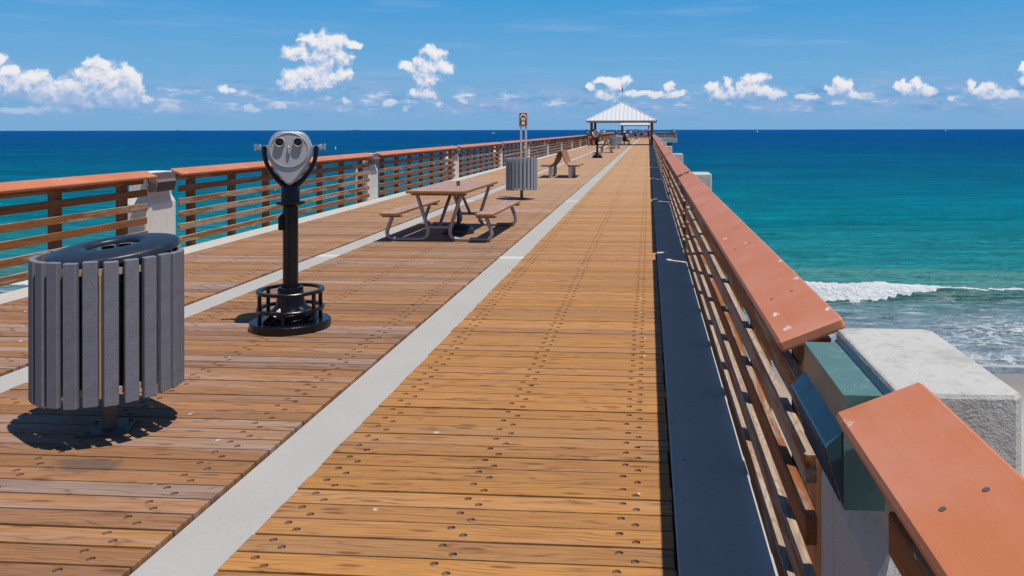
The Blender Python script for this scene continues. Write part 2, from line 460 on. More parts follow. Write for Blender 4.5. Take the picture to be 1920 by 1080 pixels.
def mat_plain(name, c, rough=0.5, metal=0.0, var=0.2, scale=8.0, spec=0.5, bmp=0.0, coat=0.0, dirt=None, speck=None):
    mt, g, b = material(name)
    P = obj_co(g)
    n = g.noise(P, scale, 5, 0.6)
    lo = tuple(q * (1 - var) for q in c)
    hi = tuple(min(1, q * (1 + var)) for q in c)
    col = g.mix(n, lo, hi)
    if dirt:
        d = g.noise(P, scale * 2.3, 6, 0.65)
        col = g.mix(g.m('MULTIPLY', g.step(d, 0.55, 0.75), 0.6), col, dirt)
    if speck:
        d = g.noise(P, scale * 22, 2, 0.5)
        col = g.mix(g.step(d, 0.68, 0.74), col, speck)
    g.put(b.inputs['Base Color'], col)
    g.put(b.inputs['Roughness'], g.lin(n, 0.3, 0.7, max(0.03, rough - 0.08), rough + 0.08))
    b.inputs['Metallic'].default_value = metal
    b.inputs['Specular IOR Level'].default_value = spec
    b.inputs['Coat Weight'].default_value = coat
    b.inputs['Coat Roughness'].default_value = 0.12
    if bmp:
        bump(g, b, g.noise(P, scale * 6, 4, 0.6), bmp, 1.0)
    return mt

M = {}
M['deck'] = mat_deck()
M['rail'] = mat_railwood()
M['post'] = mat_postwood()
M['table'] = mat_tablewood()
M['cap'] = mat_cap()
M['strip'] = mat_concrete('strip_concrete', (0.315, 0.30, 0.28), (0.385, 0.37, 0.345), 0.15, 0.002)
M['patch'] = mat_concrete('patch_concrete', (0.44, 0.43, 0.41), (0.50, 0.49, 0.47), 0.08, 0.002)
M['curb'] = mat_concrete('curb_concrete', (0.38, 0.355, 0.32), (0.47, 0.44, 0.40), 0.35, 0.002)
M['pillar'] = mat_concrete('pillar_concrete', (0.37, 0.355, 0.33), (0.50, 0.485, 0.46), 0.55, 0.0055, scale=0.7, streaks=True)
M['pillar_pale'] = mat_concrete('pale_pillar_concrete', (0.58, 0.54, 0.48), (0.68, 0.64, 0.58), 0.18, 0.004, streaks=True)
M['slab'] = mat_concrete('slab_concrete', (0.36, 0.34, 0.30), (0.45, 0.43, 0.39), 0.5, 0.006, streaks=True)
M['pile'] = mat_concrete('pile_concrete', (0.22, 0.21, 0.19), (0.30, 0.29, 0.27), 0.5, 0.006, streaks=True)
M['dark'] = mat_plain('underdeck_timber', (0.05, 0.03, 0.02), 0.8)
M['bolt'] = mat_plain('bolt_steel', (0.50, 0.47, 0.42), 0.42, 0.85, 0.3, 60)
M['lamp'] = mat_plain('lamp_paint', (0.075, 0.150, 0.138), 0.42, 0.0, 0.25, 7, 0.5, 0.0004, dirt=(0.22, 0.28, 0.25), speck=(0.30, 0.33, 0.31))
M['bracket'] = mat_plain('lamp_bracket', (0.022, 0.045, 0.050), 0.4, 0.4, 0.2, 12)
M['lamp_old'] = mat_plain('lamp_bronze', (0.17, 0.125, 0.115), 0.5, 0.2, 0.25, 14, dirt=(0.25, 0.20, 0.19))
M['hood'] = mat_plain('hood_enamel', (0.020, 0.050, 0.066), 0.30, 0.0, 0.3, 16, 0.5, dirt=(0.05, 0.085, 0.10))
M['louvre'] = mat_plain('lamp_louvre', (0.020, 0.030, 0.042), 0.3, 0.3, 0.2, 12)
M['plastic_slat'] = mat_plain('recycled_plastic', (0.150, 0.152, 0.180), 0.66, 0.0, 0.30, 22, 0.35, 0.0030, dirt=(0.115, 0.11, 0.13), speck=(0.26, 0.26, 0.30))
M['plastic_grey'] = mat_plain('grey_plastic', (0.24, 0.26, 0.295), 0.6, 0.0, 0.18, 20, 0.35, 0.001)
M['lid'] = mat_plain('lid_plastic', (0.012, 0.018, 0.028), 0.40, 0.0, 0.3, 10, 0.5, 0.0008, speck=(0.25, 0.27, 0.3))
M['liner'] = mat_plain('bin_liner', (0.008, 0.008, 0.010), 0.35, 0.0, 0.3, 10)
M['tan'] = mat_plain('bin_hoop', (0.42, 0.30, 0.17), 0.6, 0.0, 0.25, 20, dirt=(0.2, 0.12, 0.06))
M['grey_steel'] = mat_plain('post_steel', (0.16, 0.135, 0.12), 0.55, 0.5, 0.25, 18, dirt=(0.10, 0.06, 0.04))
M['black_paint'] = mat_plain('black_enamel', (0.006, 0.006, 0.008), 0.20, 0.0, 0.3, 22, 0.34, 0.0014)
M['cast'] = mat_plain('silver_casting', (0.40, 0.39, 0.385), 0.40, 0.45, 0.14, 40, 0.5, 0.0005, speck=(0.62, 0.61, 0.6))
M['castface'] = mat_plain('hammered_casting', (0.37, 0.36, 0.36), 0.5, 0.3, 0.22, 55, 0.5, 0.0012, speck=(0.6, 0.6, 0.6))
M['chrome'] = mat_plain('chrome', (0.75, 0.73, 0.70), 0.15, 1.0, 0.1, 30)
M['glass'] = mat_plain('eyepiece_rubber', (0.025, 0.017, 0.014), 0.25, 0.0, 0.3, 20)
M['galv'] = mat_plain('galvanised_tube', (0.33, 0.31, 0.295), 0.42, 0.65, 0.15, 24, dirt=(0.36, 0.34, 0.32))
M['umb'] = mat_plain('umbrella_base', (0.012, 0.024, 0.032), 0.4, 0.0, 0.25, 12)
M['signpost'] = mat_plain('sign_post', (0.56, 0.53, 0.50), 0.5, 0.2, 0.1, 12)
M['sign'] = mat_plain('sign_brown', (0.19, 0.065, 0.028), 0.5, 0.0, 0.15, 20)
M['signwhite'] = mat_plain('sign_white', (0.80, 0.78, 0.75), 0.5, 0.0, 0.06, 20)
M['benchwood'] = M['table']
M['benchleg'] = mat_plain('bench_leg', (0.50, 0.49, 0.51), 0.6, 0.0, 0.12, 16)
M['roof'] = mat_plain('roof_metal', (0.53, 0.53, 0.55), 0.4, 0.0, 0.04, 6, 0.5)
M['seam'] = mat_plain('roof_seam', (0.36, 0.36, 0.38), 0.4)
M['fascia'] = mat_plain('roof_fascia', (0.30, 0.29, 0.28), 0.6, 0.0, 0.2, 6)
M['pavpost'] = mat_postwood()
M['hull'] = mat_plain('ship_hull', (0.06, 0.13, 0.24), 0.6)
M['white'] = mat_plain('boat_white', (0.80, 0.80, 0.80), 0.4, 0.0, 0.03)
M['greywood'] = mat_plain('silvered_wood', (0.19, 0.165, 0.155), 0.8, 0, 0.3, 6, 0.25)
M['sand'] = None

# ------------------------------------------------------------------ mesh helpers
class MB:
    def __init__(s):
        s.v, s.f, s.m = [], [], []
    def add(s, vs, fs, mat=0, mx=None):
        o = len(s.v)
        if mx is not None:
            vs = [tuple(mx @ Vector(q)) for q in vs]
        s.v += [tuple(q) for q in vs]
        for f in fs:
            s.f.append(tuple(i + o for i in f))
            s.m.append(mat)
        return s
    def box(s, x0, x1, y0, y1, z0, z1, mat=0, mx=None):
        vs = [(x, y, z) for z in (z0, z1) for y in (y0, y1) for x in (x0, x1)]
        fs = [(0, 2, 3, 1), (4, 5, 7, 6), (0, 1, 5, 4), (2, 6, 7, 3), (0, 4, 6, 2), (1, 3, 7, 5)]
        return s.add(vs, fs, mat, mx)
    def cbox(s, x0, x1, y0, y1, z0, z1, c=0.004, mat=0, mx=None):
        """box with chamfered edges"""
        lo, hi = (x0, y0, z0), (x1, y1, z1)
        vs, ix = [], {}
        for cx in (0, 1):
            for cy in (0, 1):
                for cz in (0, 1):
                    cr = (cx, cy, cz)
                    for a in range(3):
                        q = []
                        for k in range(3):
                            val = hi[k] if cr[k] else lo[k]
                            if k != a:
                                val += -c if cr[k] else c
                            q.append(val)
                        ix[(cr, a)] = len(vs)
                        vs.append(tuple(q))
        fs = []
        for a in range(3):
            b_, c_ = (a + 1) % 3, (a + 2) % 3
            for sd in (0, 1):
                loop = []
                for (p, q) in ((0, 0), (1, 0), (1, 1), (0, 1)):
                    cr = [0, 0, 0]
                    cr[a], cr[b_], cr[c_] = sd, p, q
                    loop.append(ix[(tuple(cr), a)])
                fs.append(tuple(loop if sd else loop[::-1]))
        for a in range(3):      # edges along axis a
            b_, c_ = (a + 1) % 3, (a + 2) % 3
            for p in (0, 1):
                for q in (0, 1):
                    c0, c1 = [0, 0, 0], [0, 0, 0]
                    c0[a], c0[b_], c0[c_] = 0, p, q
                    c1[a], c1[b_], c1[c_] = 1, p, q
                    c0, c1 = tuple(c0), tuple(c1)
                    lp = (ix[(c0, b_)], ix[(c1, b_)], ix[(c1, c_)], ix[(c0, c_)])
                    fs.append(lp if (p == q) == False else lp[::-1])
        for cr in [(i, j, k) for i in (0, 1) for j in (0, 1) for k in (0, 1)]:
            lp = (ix[(cr, 0)], ix[(cr, 1)], ix[(cr, 2)])
            fs.append(lp if sum(cr) % 2 else lp[::-1])
        return s.add(vs, fs, mat, mx)
    def prism(s, poly, y0, y1, mat=0, mx=None):
        """poly: (x, z) outline counter-clockwise seen from -y, swept along y"""
        n = len(poly)
        vs = [(p[0], y0, p[1]) for p in poly] + [(p[0], y1, p[1]) for p in poly]
        fs = [tuple(range(n)), tuple(range(2 * n - 1, n - 1, -1))]
        for i in range(n):
            j = (i + 1) % n
            fs.append((i, i + n, j + n, j))
        return s.add(vs, fs, mat, mx)
    def lathe(s, prof, seg=24, mat=0, mx=None, cap0=False, cap1=False):
        vs, fs = [], []
        for (r, z) in prof:
            for k in range(seg):
                a = 2 * math.pi * k / seg
                vs.append((r * math.cos(a), r * math.sin(a), z))
        for i in range(len(prof) - 1):
            for k in range(seg):
                k2 = (k + 1) % seg
                fs.append((i * seg + k, i * seg + k2, (i + 1) * seg + k2, (i + 1) * seg + k))
        if cap0:
            fs.append(tuple(range(seg - 1, -1, -1)))
        if cap1:
            o = (len(prof) - 1) * seg
            fs.append(tuple(range(o, o + seg)))
        return s.add(vs, fs, mat, mx)
    def tube(s, pts, r, seg=10, mat=0, closed=False, caps=True):
        pts = [Vector(p) for p in pts]
        n = len(pts)
        rs = r if hasattr(r, '__len__') else [r] * n
        vs, fs = [], []
        up = None
        for i, p in enumerate(pts):
            if closed:
                t = (pts[(i + 1) % n] - pts[i - 1]).normalized()
            else:
                t = (pts[min(i + 1, n - 1)] - pts[max(i - 1, 0)]).normalized()
            if up is None:
                up = t.orthogonal().normalized()
            else:
                up = (up - t * up.dot(t)).normalized()
            w = t.cross(up)
            for k in range(seg):
                a = 2 * math.pi * k / seg
                vs.append(p + (up * math.cos(a) + w * math.sin(a)) * rs[i])
        for i in range(n if closed else n - 1):
            j = (i + 1) % n
            for k in range(seg):
                k2 = (k + 1) % seg
                fs.append((i * seg + k, i * seg + k2, j * seg + k2, j * seg + k))
        if caps and not closed:
            fs.append(tuple(range(seg - 1, -1, -1)))
            fs.append(tuple(range((n - 1) * seg, n * seg)))
        return s.add(vs, fs, mat)
    def mesh(s, name, mats, smooth=False, angle=35):
        me = bpy.data.meshes.new(name)
        me.from_pydata(s.v, [], s.f)
        for mt in (mats if isinstance(mats, (list, tuple)) else [mats]):
            me.materials.append(mt)
        if any(s.m):
            me.polygons.foreach_set('material_index', s.m)
        if smooth:
            me.polygons.foreach_set('use_smooth', [True] * len(s.f))
            me.set_sharp_from_angle(angle=R(angle))
        me.update()
        return me
    def build(s, name, mats, parent=None, loc=(0, 0, 0), smooth=False, angle=35):
        return place(s.mesh(name, mats, smooth, angle), name, parent, loc)

def place(me, name, parent=None, loc=(0, 0, 0), rot=(0, 0, 0)):
    o = bpy.data.objects.new(name, me)
    COL.objects.link(o)
    o.location = loc
    o.rotation_euler = rot
    if parent is not None:
        o.parent = parent
    return o
def empty(name, loc=(0, 0, 0), rz=0):
    o = bpy.data.objects.new(name, None)
    COL.objects.link(o)
    o.location = loc
    o.rotation_euler = (0, 0, rz)
    o.empty_display_size = 0.1
    return o
def tag(o, label=None, cat=None, group=None, kind=None):
    for k, val in (('label', label), ('category', cat), ('group', group), ('kind', kind)):
        if val:
            o[k] = val
    return o
def copy_tree(o, parent=None):
    c = o.copy()
    COL.objects.link(c)
    c.parent = parent
    for ch in list(o.children):
        copy_tree(ch, c)
    return c
ORD = ['first', 'second', 'third', 'fourth', 'fifth', 'sixth', 'seventh', 'eighth', 'ninth', 'tenth', 'eleventh', 'twelfth',
       'thirteenth', 'fourteenth', 'fifteenth', 'sixteenth', 'seventeenth', 'eighteenth', 'nineteenth', 'twentieth', 'twenty-first']
def arc(cx, cy, r, a0, a1, n):
    return [(cx + r * math.cos(R(a0 + (a1 - a0) * i / n)), cy + r * math.sin(R(a0 + (a1 - a0) * i / n))) for i in range(n + 1)]

# ------------------------------------------------------------------ sea
def build_sea():
    def axis(dense0, dense1, step, far0, far1, grow=1.16):
        a = list(np.arange(dense0, dense1 + 1e-6, step))
        d, q = step, a[-1]
        while q < far1:
            d *= grow
            q += d
            a.append(q)
        d, q = step, a[0]
        pre = []
        while q > far0:
            d *= grow
            q -= d
            pre.append(q)
        return np.array(pre[::-1] + a)
    xs = axis(4, 34, 0.16, -70000, 70000)
    ys = axis(27, 62, 0.16, 18, 70000, 1.10)
    X, Y = np.meshgrid(xs, ys)
    def wob(x, y, seed, lam, n=7):
        r = np.random.default_rng(seed)
        h = np.zeros_like(x)
        for _ in range(n):
            a = r.uniform(-0.6, 0.6) + math.pi / 2
            l = lam * r.uniform(0.55, 1.6)
            h += np.sin((x * math.cos(a) + y * math.sin(a)) * 2 * math.pi / l + r.uniform(0, 6.28)) * l / lam
        return h / n
    near = 1 / (1 + (np.abs(X - 15) / 60) ** 4) / (1 + (np.abs(Y - 45) / 40) ** 4)
    shore = np.clip((Y - 31) / 8, 0.05, 1)
    Z = SEA + near * shore * (0.06 * wob(X, Y, 1, 3.0) + 0.03 * wob(X, Y, 2, 1.1) + 0.014 * wob(X, Y, 3, 0.45))
    # the breaking wave: steep towards the beach (-y), long back towards the sea
    crest = 43.4 + 0.25 * np.sin(X * 0.35 + 1) + 0.12 * np.sin(X * 1.1) - 0.03 * (X - 10)
    t = Y - crest
    prof = np.where(t < 0, np.exp(-(t / 0.62) ** 2), np.exp(-(t / 2.6) ** 2))
    amp = 0.64 / (1 + np.exp(-(X - 2) * 0.8)) * np.clip(1.0 - np.clip(X - 15, 0, None) / 26, 0, 1)
    Z += amp * prof
    # unbroken swell behind
    for c0, a0 in ((49.5, 0.30), (58.5, 0.26), (69.0, 0.22), (82, 0.2)):
        c = c0 + 0.5 * np.sin(X * 0.2 + c0)
        tt = Y - c
        Z += near * a0 * np.where(tt < 0, np.exp(-(tt / 1.2) ** 2), np.exp(-(tt / 2.4) ** 2))
    whole = 1 / (1 + np.exp((X - 14.8 - 0.4 * np.sin(X * 2.3)) * 1.6))
    rag = 0.20 * np.sin(X * 2.1) + 0.13 * np.sin(X * 4.7 + 1) + 0.08 * np.sin(X * 9 + 2)
    foot = -1.0 * np.clip((15.2 + 0.3 * rag - X) / 4.5, 0.0, 1.0) ** 0.6 + 0.16 * rag      # the white water tapers along the crest
    foam = whole * np.where(t < 0.42 + rag * 0.6, 1, 0) * np.where(t > foot, 1, 0)
    lip = (1 - whole) * np.where((t < 0.22 + rag) & (t > -0.16 + 0.3 * rag), 1, 0) * np.clip(0.75 - (X - 15) / 60, 0, 1)
    foam = np.clip(foam + lip, 0, 1)
    # tumbling surface of the white water
    lump = np.abs(wob(X, Y, 5, 0.8)) * 0.08 + np.abs(wob(X, Y, 6, 0.42)) * 0.06 + rng.normal(0, 0.016, X.shape)
    roll = whole * np.clip((15.5 - X) / 4, 0, 1) * np.exp(-((t + 0.35) / 0.55) ** 2) * amp
    Z += roll * 0.35 + foam * lump * (0.4 + whole)
    ny, nx = X.shape
    verts = np.stack([X, Y, Z], -1).reshape(-1, 3)
    i = np.arange(nx * (ny - 1)).reshape(ny - 1, nx)[:, :-1].ravel()
    faces = np.stack([i, i + 1, i + 1 + nx, i + nx], -1)
    me = bpy.data.meshes.new('sea')
    me.vertices.add(len(verts))
    me.vertices.foreach_set('co', verts.ravel())
    me.loops.add(faces.size)
    me.loops.foreach_set('vertex_index', faces.ravel().astype(np.int32))
    me.polygons.add(len(faces))
    me.polygons.foreach_set('loop_start', np.arange(0, faces.size, 4, dtype=np.int32))
    me.update(calc_edges=True)
    me.polygons.foreach_set('use_smooth', [True] * len(faces))
    at = me.attributes.new('foam', 'FLOAT', 'POINT')
    at.data.foreach_set('value', foam.ravel().astype(np.float32))
    # material
    mt = bpy.data.materials.new('sea_water')
    mt.use_nodes = True
    g = NT(mt.node_tree)
    g.n.clear()
    P = pos(g)
    x, y, z = g.sep(P)
    wav = g.noise(g.v('MULTIPLY', P, (0.02, 0.05, 0)), 1.0, 4, 0.6)
    yy = g.m('MULTIPLY', y, g.lin(wav, 0.3, 0.7, 0.88, 1.12))
    lg = g.m('LOGARITHM', g.m('MAXIMUM', yy, 1.0), 10.0)
    f = g.lin(lg, 1.4, 4.2)
    st = lambda q: (q - 1.4) / 2.8
    col = g.ramp(f, [(st(1.46), (0.225, 0.240, 0.290)), (st(1.575), (0.150, 0.225, 0.265)), (st(1.66), (0.075, 0.235, 0.225)),
                     (st(1.73), (0.022, 0.200, 0.210)), (st(1.90), (0.0018, 0.168, 0.210)), (st(2.15), (0.0010, 0.112, 0.185)),
                     (st(2.45), (0.0006, 0.074, 0.172)), (st(2.8), (0.0005, 0.056, 0.172)), (st(3.4), (0.0005, 0.050, 0.180)), (st(4.2), (0.0005, 0.048, 0.182))])
    # wind streaks, and cloud shadows painted into the water colour as soft patches
    s1 = g.noise(g.v('MULTIPLY', P, (0.006, 0.028, 0)), 1.0, 6, 0.62)
    s2 = g.noise(g.v('MULTIPLY', P, (0.07, 0.40, 0)), 1.0, 6, 0.66)
    s3 = g.noise(g.v('MULTIPLY', P, (0.55, 2.2, 0)), 1.0, 5, 0.62)
    tone = g.m('ADD', g.m('ADD', g.lin(s1, 0.3, 0.7, -0.26, 0.26), g.lin(s2, 0.3, 0.7, -0.30, 0.30)), g.lin(s3, 0.3, 0.7, -0.28, 0.28))
    tone = g.m('ADD', 1.0, tone)
    col = g.mix(1.0, col, g.comb(tone, tone, tone), 'MULTIPLY')
    # sand stirred up in the wave faces
    stir = g.m('MULTIPLY', g.m('SUBTRACT', 1.0, g.step(y, 46, 58)), g.step(z, SEA + 0.02, SEA + 0.45))
    col = g.mix(g.m('MULTIPLY', stir, 0.7), col, (0.12, 0.29, 0.245))
    # foam: white water of the breaker plus lacy remains on the swash
    fa = g.new('ShaderNodeAttribute', attribute_name='foam').outputs['Fac']
    fn = g.noise(P, 3.2, 6, 0.7)
    white = g.step(g.m('ADD', fa, g.m('MULTIPLY', g.m('SUBTRACT', fn, 0.5), 0.9)), 0.42, 0.62)
    dist = g.v('MULTIPLY', g.noise(P, 0.9, 4, 0.6, out='Color'), (2.2, 2.2, 0))
    pd = g.v('MULTIPLY', g.v('ADD', P, dist), (0.75, 1.5, 0))
    e1 = g.voro(pd, 1.0, 'DISTANCE_TO_EDGE', dims='2D')
    e2 = g.voro(g.v('MULTIPLY', pd, (2.3, 2.3, 0)), 1.0, 'DISTANCE_TO_EDGE', dims='2D')
    lace = g.m('MAXIMUM', g.m('SUBTRACT', 1.0, g.step(e1, 0.02, 0.15)), g.m('MULTIPLY', g.m('SUBTRACT', 1.0, g.step(e2, 0.01, 0.12)), 0.6))
    zone = g.noise(g.v('MULTIPLY', P, (0.16, 0.38, 0)), 1.0, 4, 0.6)
    reach = g.m('MULTIPLY', g.step(y, 30.5, 32.0), g.m('SUBTRACT', 1.0, g.step(y, 36.5, 41.0)))
    side = g.step(g.m('ADD', x, g.m('MULTIPLY', g.m('SUBTRACT', y, 34), -0.55)), 9, 15)
    lace = g.m('MULTIPLY', g.m('MULTIPLY', lace, reach), g.m('MULTIPLY', g.step(zone, 0.34, 0.56), g.lin(side, 0, 1, 0.25, 1)))
    edge = g.m('SUBTRACT', 1.0, g.step(g.m('ABSOLUTE', g.m('SUBTRACT', y, g.m('ADD', 30.9, g.m('MULTIPLY', zone, 1.0)))), 0.05, 0.28))
    # thin foam drifting between the breaker and the beach
    thin = g.noise(g.v('MULTIPLY', g.v('ADD', P, g.v('MULTIPLY', dist, (0.6, 0.6, 0))), (0.5, 1.6, 0)), 1.0, 6, 0.68)
    thin = g.m('MULTIPLY', g.step(thin, 0.52, 0.72), g.m('MULTIPLY', g.step(y, 36, 38.5), g.m('SUBTRACT', 1.0, g.step(y, 42.0, 43.2))))
    # a few white flecks further out
    cap = g.noise(g.v('MULTIPLY', P, (0.5, 1.9, 0)), 1.0, 5, 0.7)
    cap = g.m('MULTIPLY', g.step(cap, 0.74, 0.80), g.m('SUBTRACT', 1.0, g.step(y, 80, 300)))
    foam_f = g.m('MAXIMUM', g.m('MAXIMUM', white, g.m('MULTIPLY', lace, 1.0)), g.m('MAXIMUM', g.m('MULTIPLY', thin, 0.7), g.m('MAXIMUM', g.m('MULTIPLY', edge, 0.7), g.m('MULTIPLY', cap, 0.6))))
    # ripples
    near_f = g.m('SUBTRACT', 1.0, g.step(y, 120, 500))
    r1 = g.noise(g.v('MULTIPLY', P, (0.9, 1.7, 1)), 1.0, 6, 0.62)
    r2 = g.noise(g.v('MULTIPLY', P, (0.12, 0.30, 1)), 1.0, 6, 0.66)
    r3 = g.noise(g.v('MULTIPLY', P, (0.012, 0.04, 1)), 1.0, 6, 0.70)
    h = g.m('ADD', g.m('MULTIPLY', r1, 0.62), g.m('ADD', g.m('MULTIPLY', r2, 2.6), g.m('MULTIPLY', r3, 6.0)))
    bp = g.new('ShaderNodeBump')
    bp.inputs['Distance'].default_value = 1.0
    bp.inputs['Strength'].default_value = 1.0
    g.put(bp.inputs['Height'], h)
    dif = g.new('ShaderNodeBsdfDiffuse')
    g.put(dif.inputs['Color'], col)
    g.put(dif.inputs['Normal'], bp.outputs[0])
    gl = g.new('ShaderNodeBsdfGlossy')
    gl.inputs['Roughness'].default_value = 0.10
    gl.inputs['Color'].default_value = (0.22, 0.72, 1, 1)
    g.put(gl.inputs['Normal'], bp.outputs[0])
    fr = g.new('ShaderNodeFresnel')
    fr.inputs['IOR'].default_value = 1.33
    g.put(fr.inputs['Normal'], bp.outputs[0])
    mx = g.new('ShaderNodeMixShader')
    g.put(mx.inputs[0], g.m('MINIMUM', g.m('MULTIPLY', fr.outputs[0], 0.60), 0.17))
    g.t.links.new(dif.outputs[0], mx.inputs[1])
    g.t.links.new(gl.outputs[0], mx.inputs[2])
    fd = g.new('ShaderNodeBsdfDiffuse')
    g.put(fd.inputs['Color'], g.ramp(g.noise(P, 2.4, 6, 0.7), [(0.3, (0.60, 0.63, 0.65)), (0.6, (0.76, 0.77, 0.78))]))
    fb_ = g.new('ShaderNodeBump')
    fb_.inputs['Distance'].default_value = 0.35
    g.put(fb_.inputs['Height'], g.noise(P, 3.5, 6, 0.7))
    g.put(fd.inputs['Normal'], fb_.outputs[0])
    mx2 = g.new('ShaderNodeMixShader')
    g.put(mx2.inputs[0], foam_f)
    g.t.links.new(mx.outputs[0], mx2.inputs[1])
    g.t.links.new(fd.outputs[0], mx2.inputs[2])
    out = g.new('ShaderNodeOutputMaterial')
    g.t.links.new(mx2.outputs[0], out.inputs[0])
    me.materials.append(mt)
    return tag(place(me, 'sea'), kind='structure')
build_sea()

def build_beach():
    mt, g, b = material('beach_sand')
    P = pos(g)
    n = g.noise(P, 0.8, 6, 0.6)
    n2 = g.noise(P, 14, 5, 0.65)
    col = g.mix(n, (0.30, 0.26, 0.21), (0.40, 0.35, 0.29))
    wet = g.step(g.sep(P)[1], 24, 29.5)
    col = g.mix(g.m('MULTIPLY', wet, 0.75), col, (0.185, 0.16, 0.135))
    g.put(b.inputs['Base Color'], col)
    g.put(b.inputs['Roughness'], g.lin(wet, 0, 1, 0.95, 0.45))
    bump(g, b, n2, 0.02, 0.7)
    mb = MB()
    xs = [-300, -120, -40, 0, 10, 20, 30, 60, 140, 320]
    ys = [-60, -30, -10, 10, 24, 30, 34, 45]
    zs = [1.6, -1.0, -3.6, -5.2, -6.55, -6.93, -7.35, -8.2]
    vs = [(x, y, z + 0.06 * math.sin(x * 0.7 + y)) for y, z in zip(ys, zs) for x in xs]
    n_ = len(xs)
    fs = [(j * n_ + i, j * n_ + i + 1, (j + 1) * n_ + i + 1, (j + 1) * n_ + i) for j in range(len(ys) - 1) for i in range(n_ - 1)]
    mb.add(vs, fs)
    tag(mb.build('beach', mt, smooth=True), kind='structure')
build_beach()

# ------------------------------------------------------------------ the pier deck
X_R, X_S1R, X_S1L, X_S2R, X_S2L, X_L = 0.106, -1.67, -2.01, -4.20, -4.53, -6.31
CX = (X_R + X_L) / 2
JOINT0, JSTEP = 2.12, 8.78
PIER_END = 164.0
HEAD_X0, HEAD_X1, HEAD_Y0, HEAD_Y1 = -11.9, 5.7, 164.0, 182.0
LANES = [(X_S1R + 0.004, X_R, (-1.525, -0.81, -0.09)), (X_S2R + 0.004, X_S1L, (-3.98, -3.13, -2.25)), (X_L + 0.003, X_S2L, (-6.12, -5.42, -4.74))]
deck = empty('pier_deck')
tag(deck, kind='structure')

def plank_parts(x0, x1, rows, seed, holes=True, detail=8):
    """one deck board, centred on y = 0, top at z = 0, with counterbored bolts"""
    r = random.Random(seed)
    w = PITCH / 2 - 0.0066
    c = 0.0018
    e = 0.004
    x0 += r.uniform(0, 0.006)
    x1 -= r.uniform(-0.002, 0.006)
    T = 0.038
    mb = MB()
    y0, y1 = -w + c, w - c
    xa, xb = x0 + e, x1 - e
    # sides and chamfers
    vs = [(xa, y0, 0), (xb, y0, 0), (xb, y1, 0), (xa, y1, 0), (x0, -w, -c), (x1, -w, -c), (x1, w, -c), (x0, w, -c), (x0, -w, -T), (x1, -w, -T), (x1, w, -T), (x0, w, -T)]
    fs = [(4, 5, 1, 0), (5, 6, 2, 1), (6, 7, 3, 2), (7, 4, 0, 3), (8, 9, 5, 4), (9, 10, 6, 5), (10, 11, 7, 6), (11, 8, 4, 7)]
    if not holes:
        fs.append((0, 1, 2, 3))
        return mb.add(vs, fs)
    mb.add(vs, fs)
    cells = []
    for hx in rows:
        for s_ in (-1, 1):
            cells.append((hx + s_ * 0.033 + r.uniform(-.006, .006), -s_ * 0.030 + r.uniform(-.006, .006)))
    cells.sort()
    cur = xa
    def quad(a, b_):
        if b_ - a > 1e-5:
            mb.add([(a, y0, 0), (b_, y0, 0), (b_, y1, 0), (a, y1, 0)], [(0, 1, 2, 3)])
    for i, (hx, hy) in enumerate(cells):
        lo = hx - 0.030
        hi = hx + 0.030
        lo = max(lo, cur)
        quad(cur, lo)
        n = detail
        rr = 0.0185
        rect = [(hi, 0.5), (hi, 1), (0.5, 1), (lo, 1), (lo, 0.5), (lo, 0), (0.5, 0), (hi, 0)]
        ov = []
        for (qx, qy) in rect:
            px = hx if qx == 0.5 else qx
            py = y0 if qy == 0 else y1 if qy == 1 else hy
            ov.append((px, py, 0))
        iv = [(hx + rr * math.cos(k * math.pi / 4), hy + rr * math.sin(k * math.pi / 4), 0) for k in range(8)]
        bv = [(q[0], q[1], -0.013) for q in iv]
        tb = [(hx + 0.0135 * math.cos(k * math.pi / 4), hy + 0.0135 * math.sin(k * math.pi / 4), -0.0075) for k in range(8)]
        td = [(hx + 0.0140 * math.cos(k * math.pi / 4), hy + 0.0140 * math.sin(k * math.pi / 4), -0.013) for k in range(8)]
        vs = ov + iv + bv
        fs = []
        for k in range(8):
            k2 = (k + 1) % 8
            fs.append((k, k2, 8 + k2, 8 + k))
            fs.append((8 + k, 8 + k2, 16 + k2, 16 + k))
        fs.append(tuple(range(16, 24)))
        mb.add(vs, fs)
        mb.add(td + tb, [(k, (k + 1) % 8, 8 + (k + 1) % 8, 8 + k) for k in range(8)] + [tuple(range(8, 16))], 1)
        cur = hi
    quad(cur, xb)
    return mb

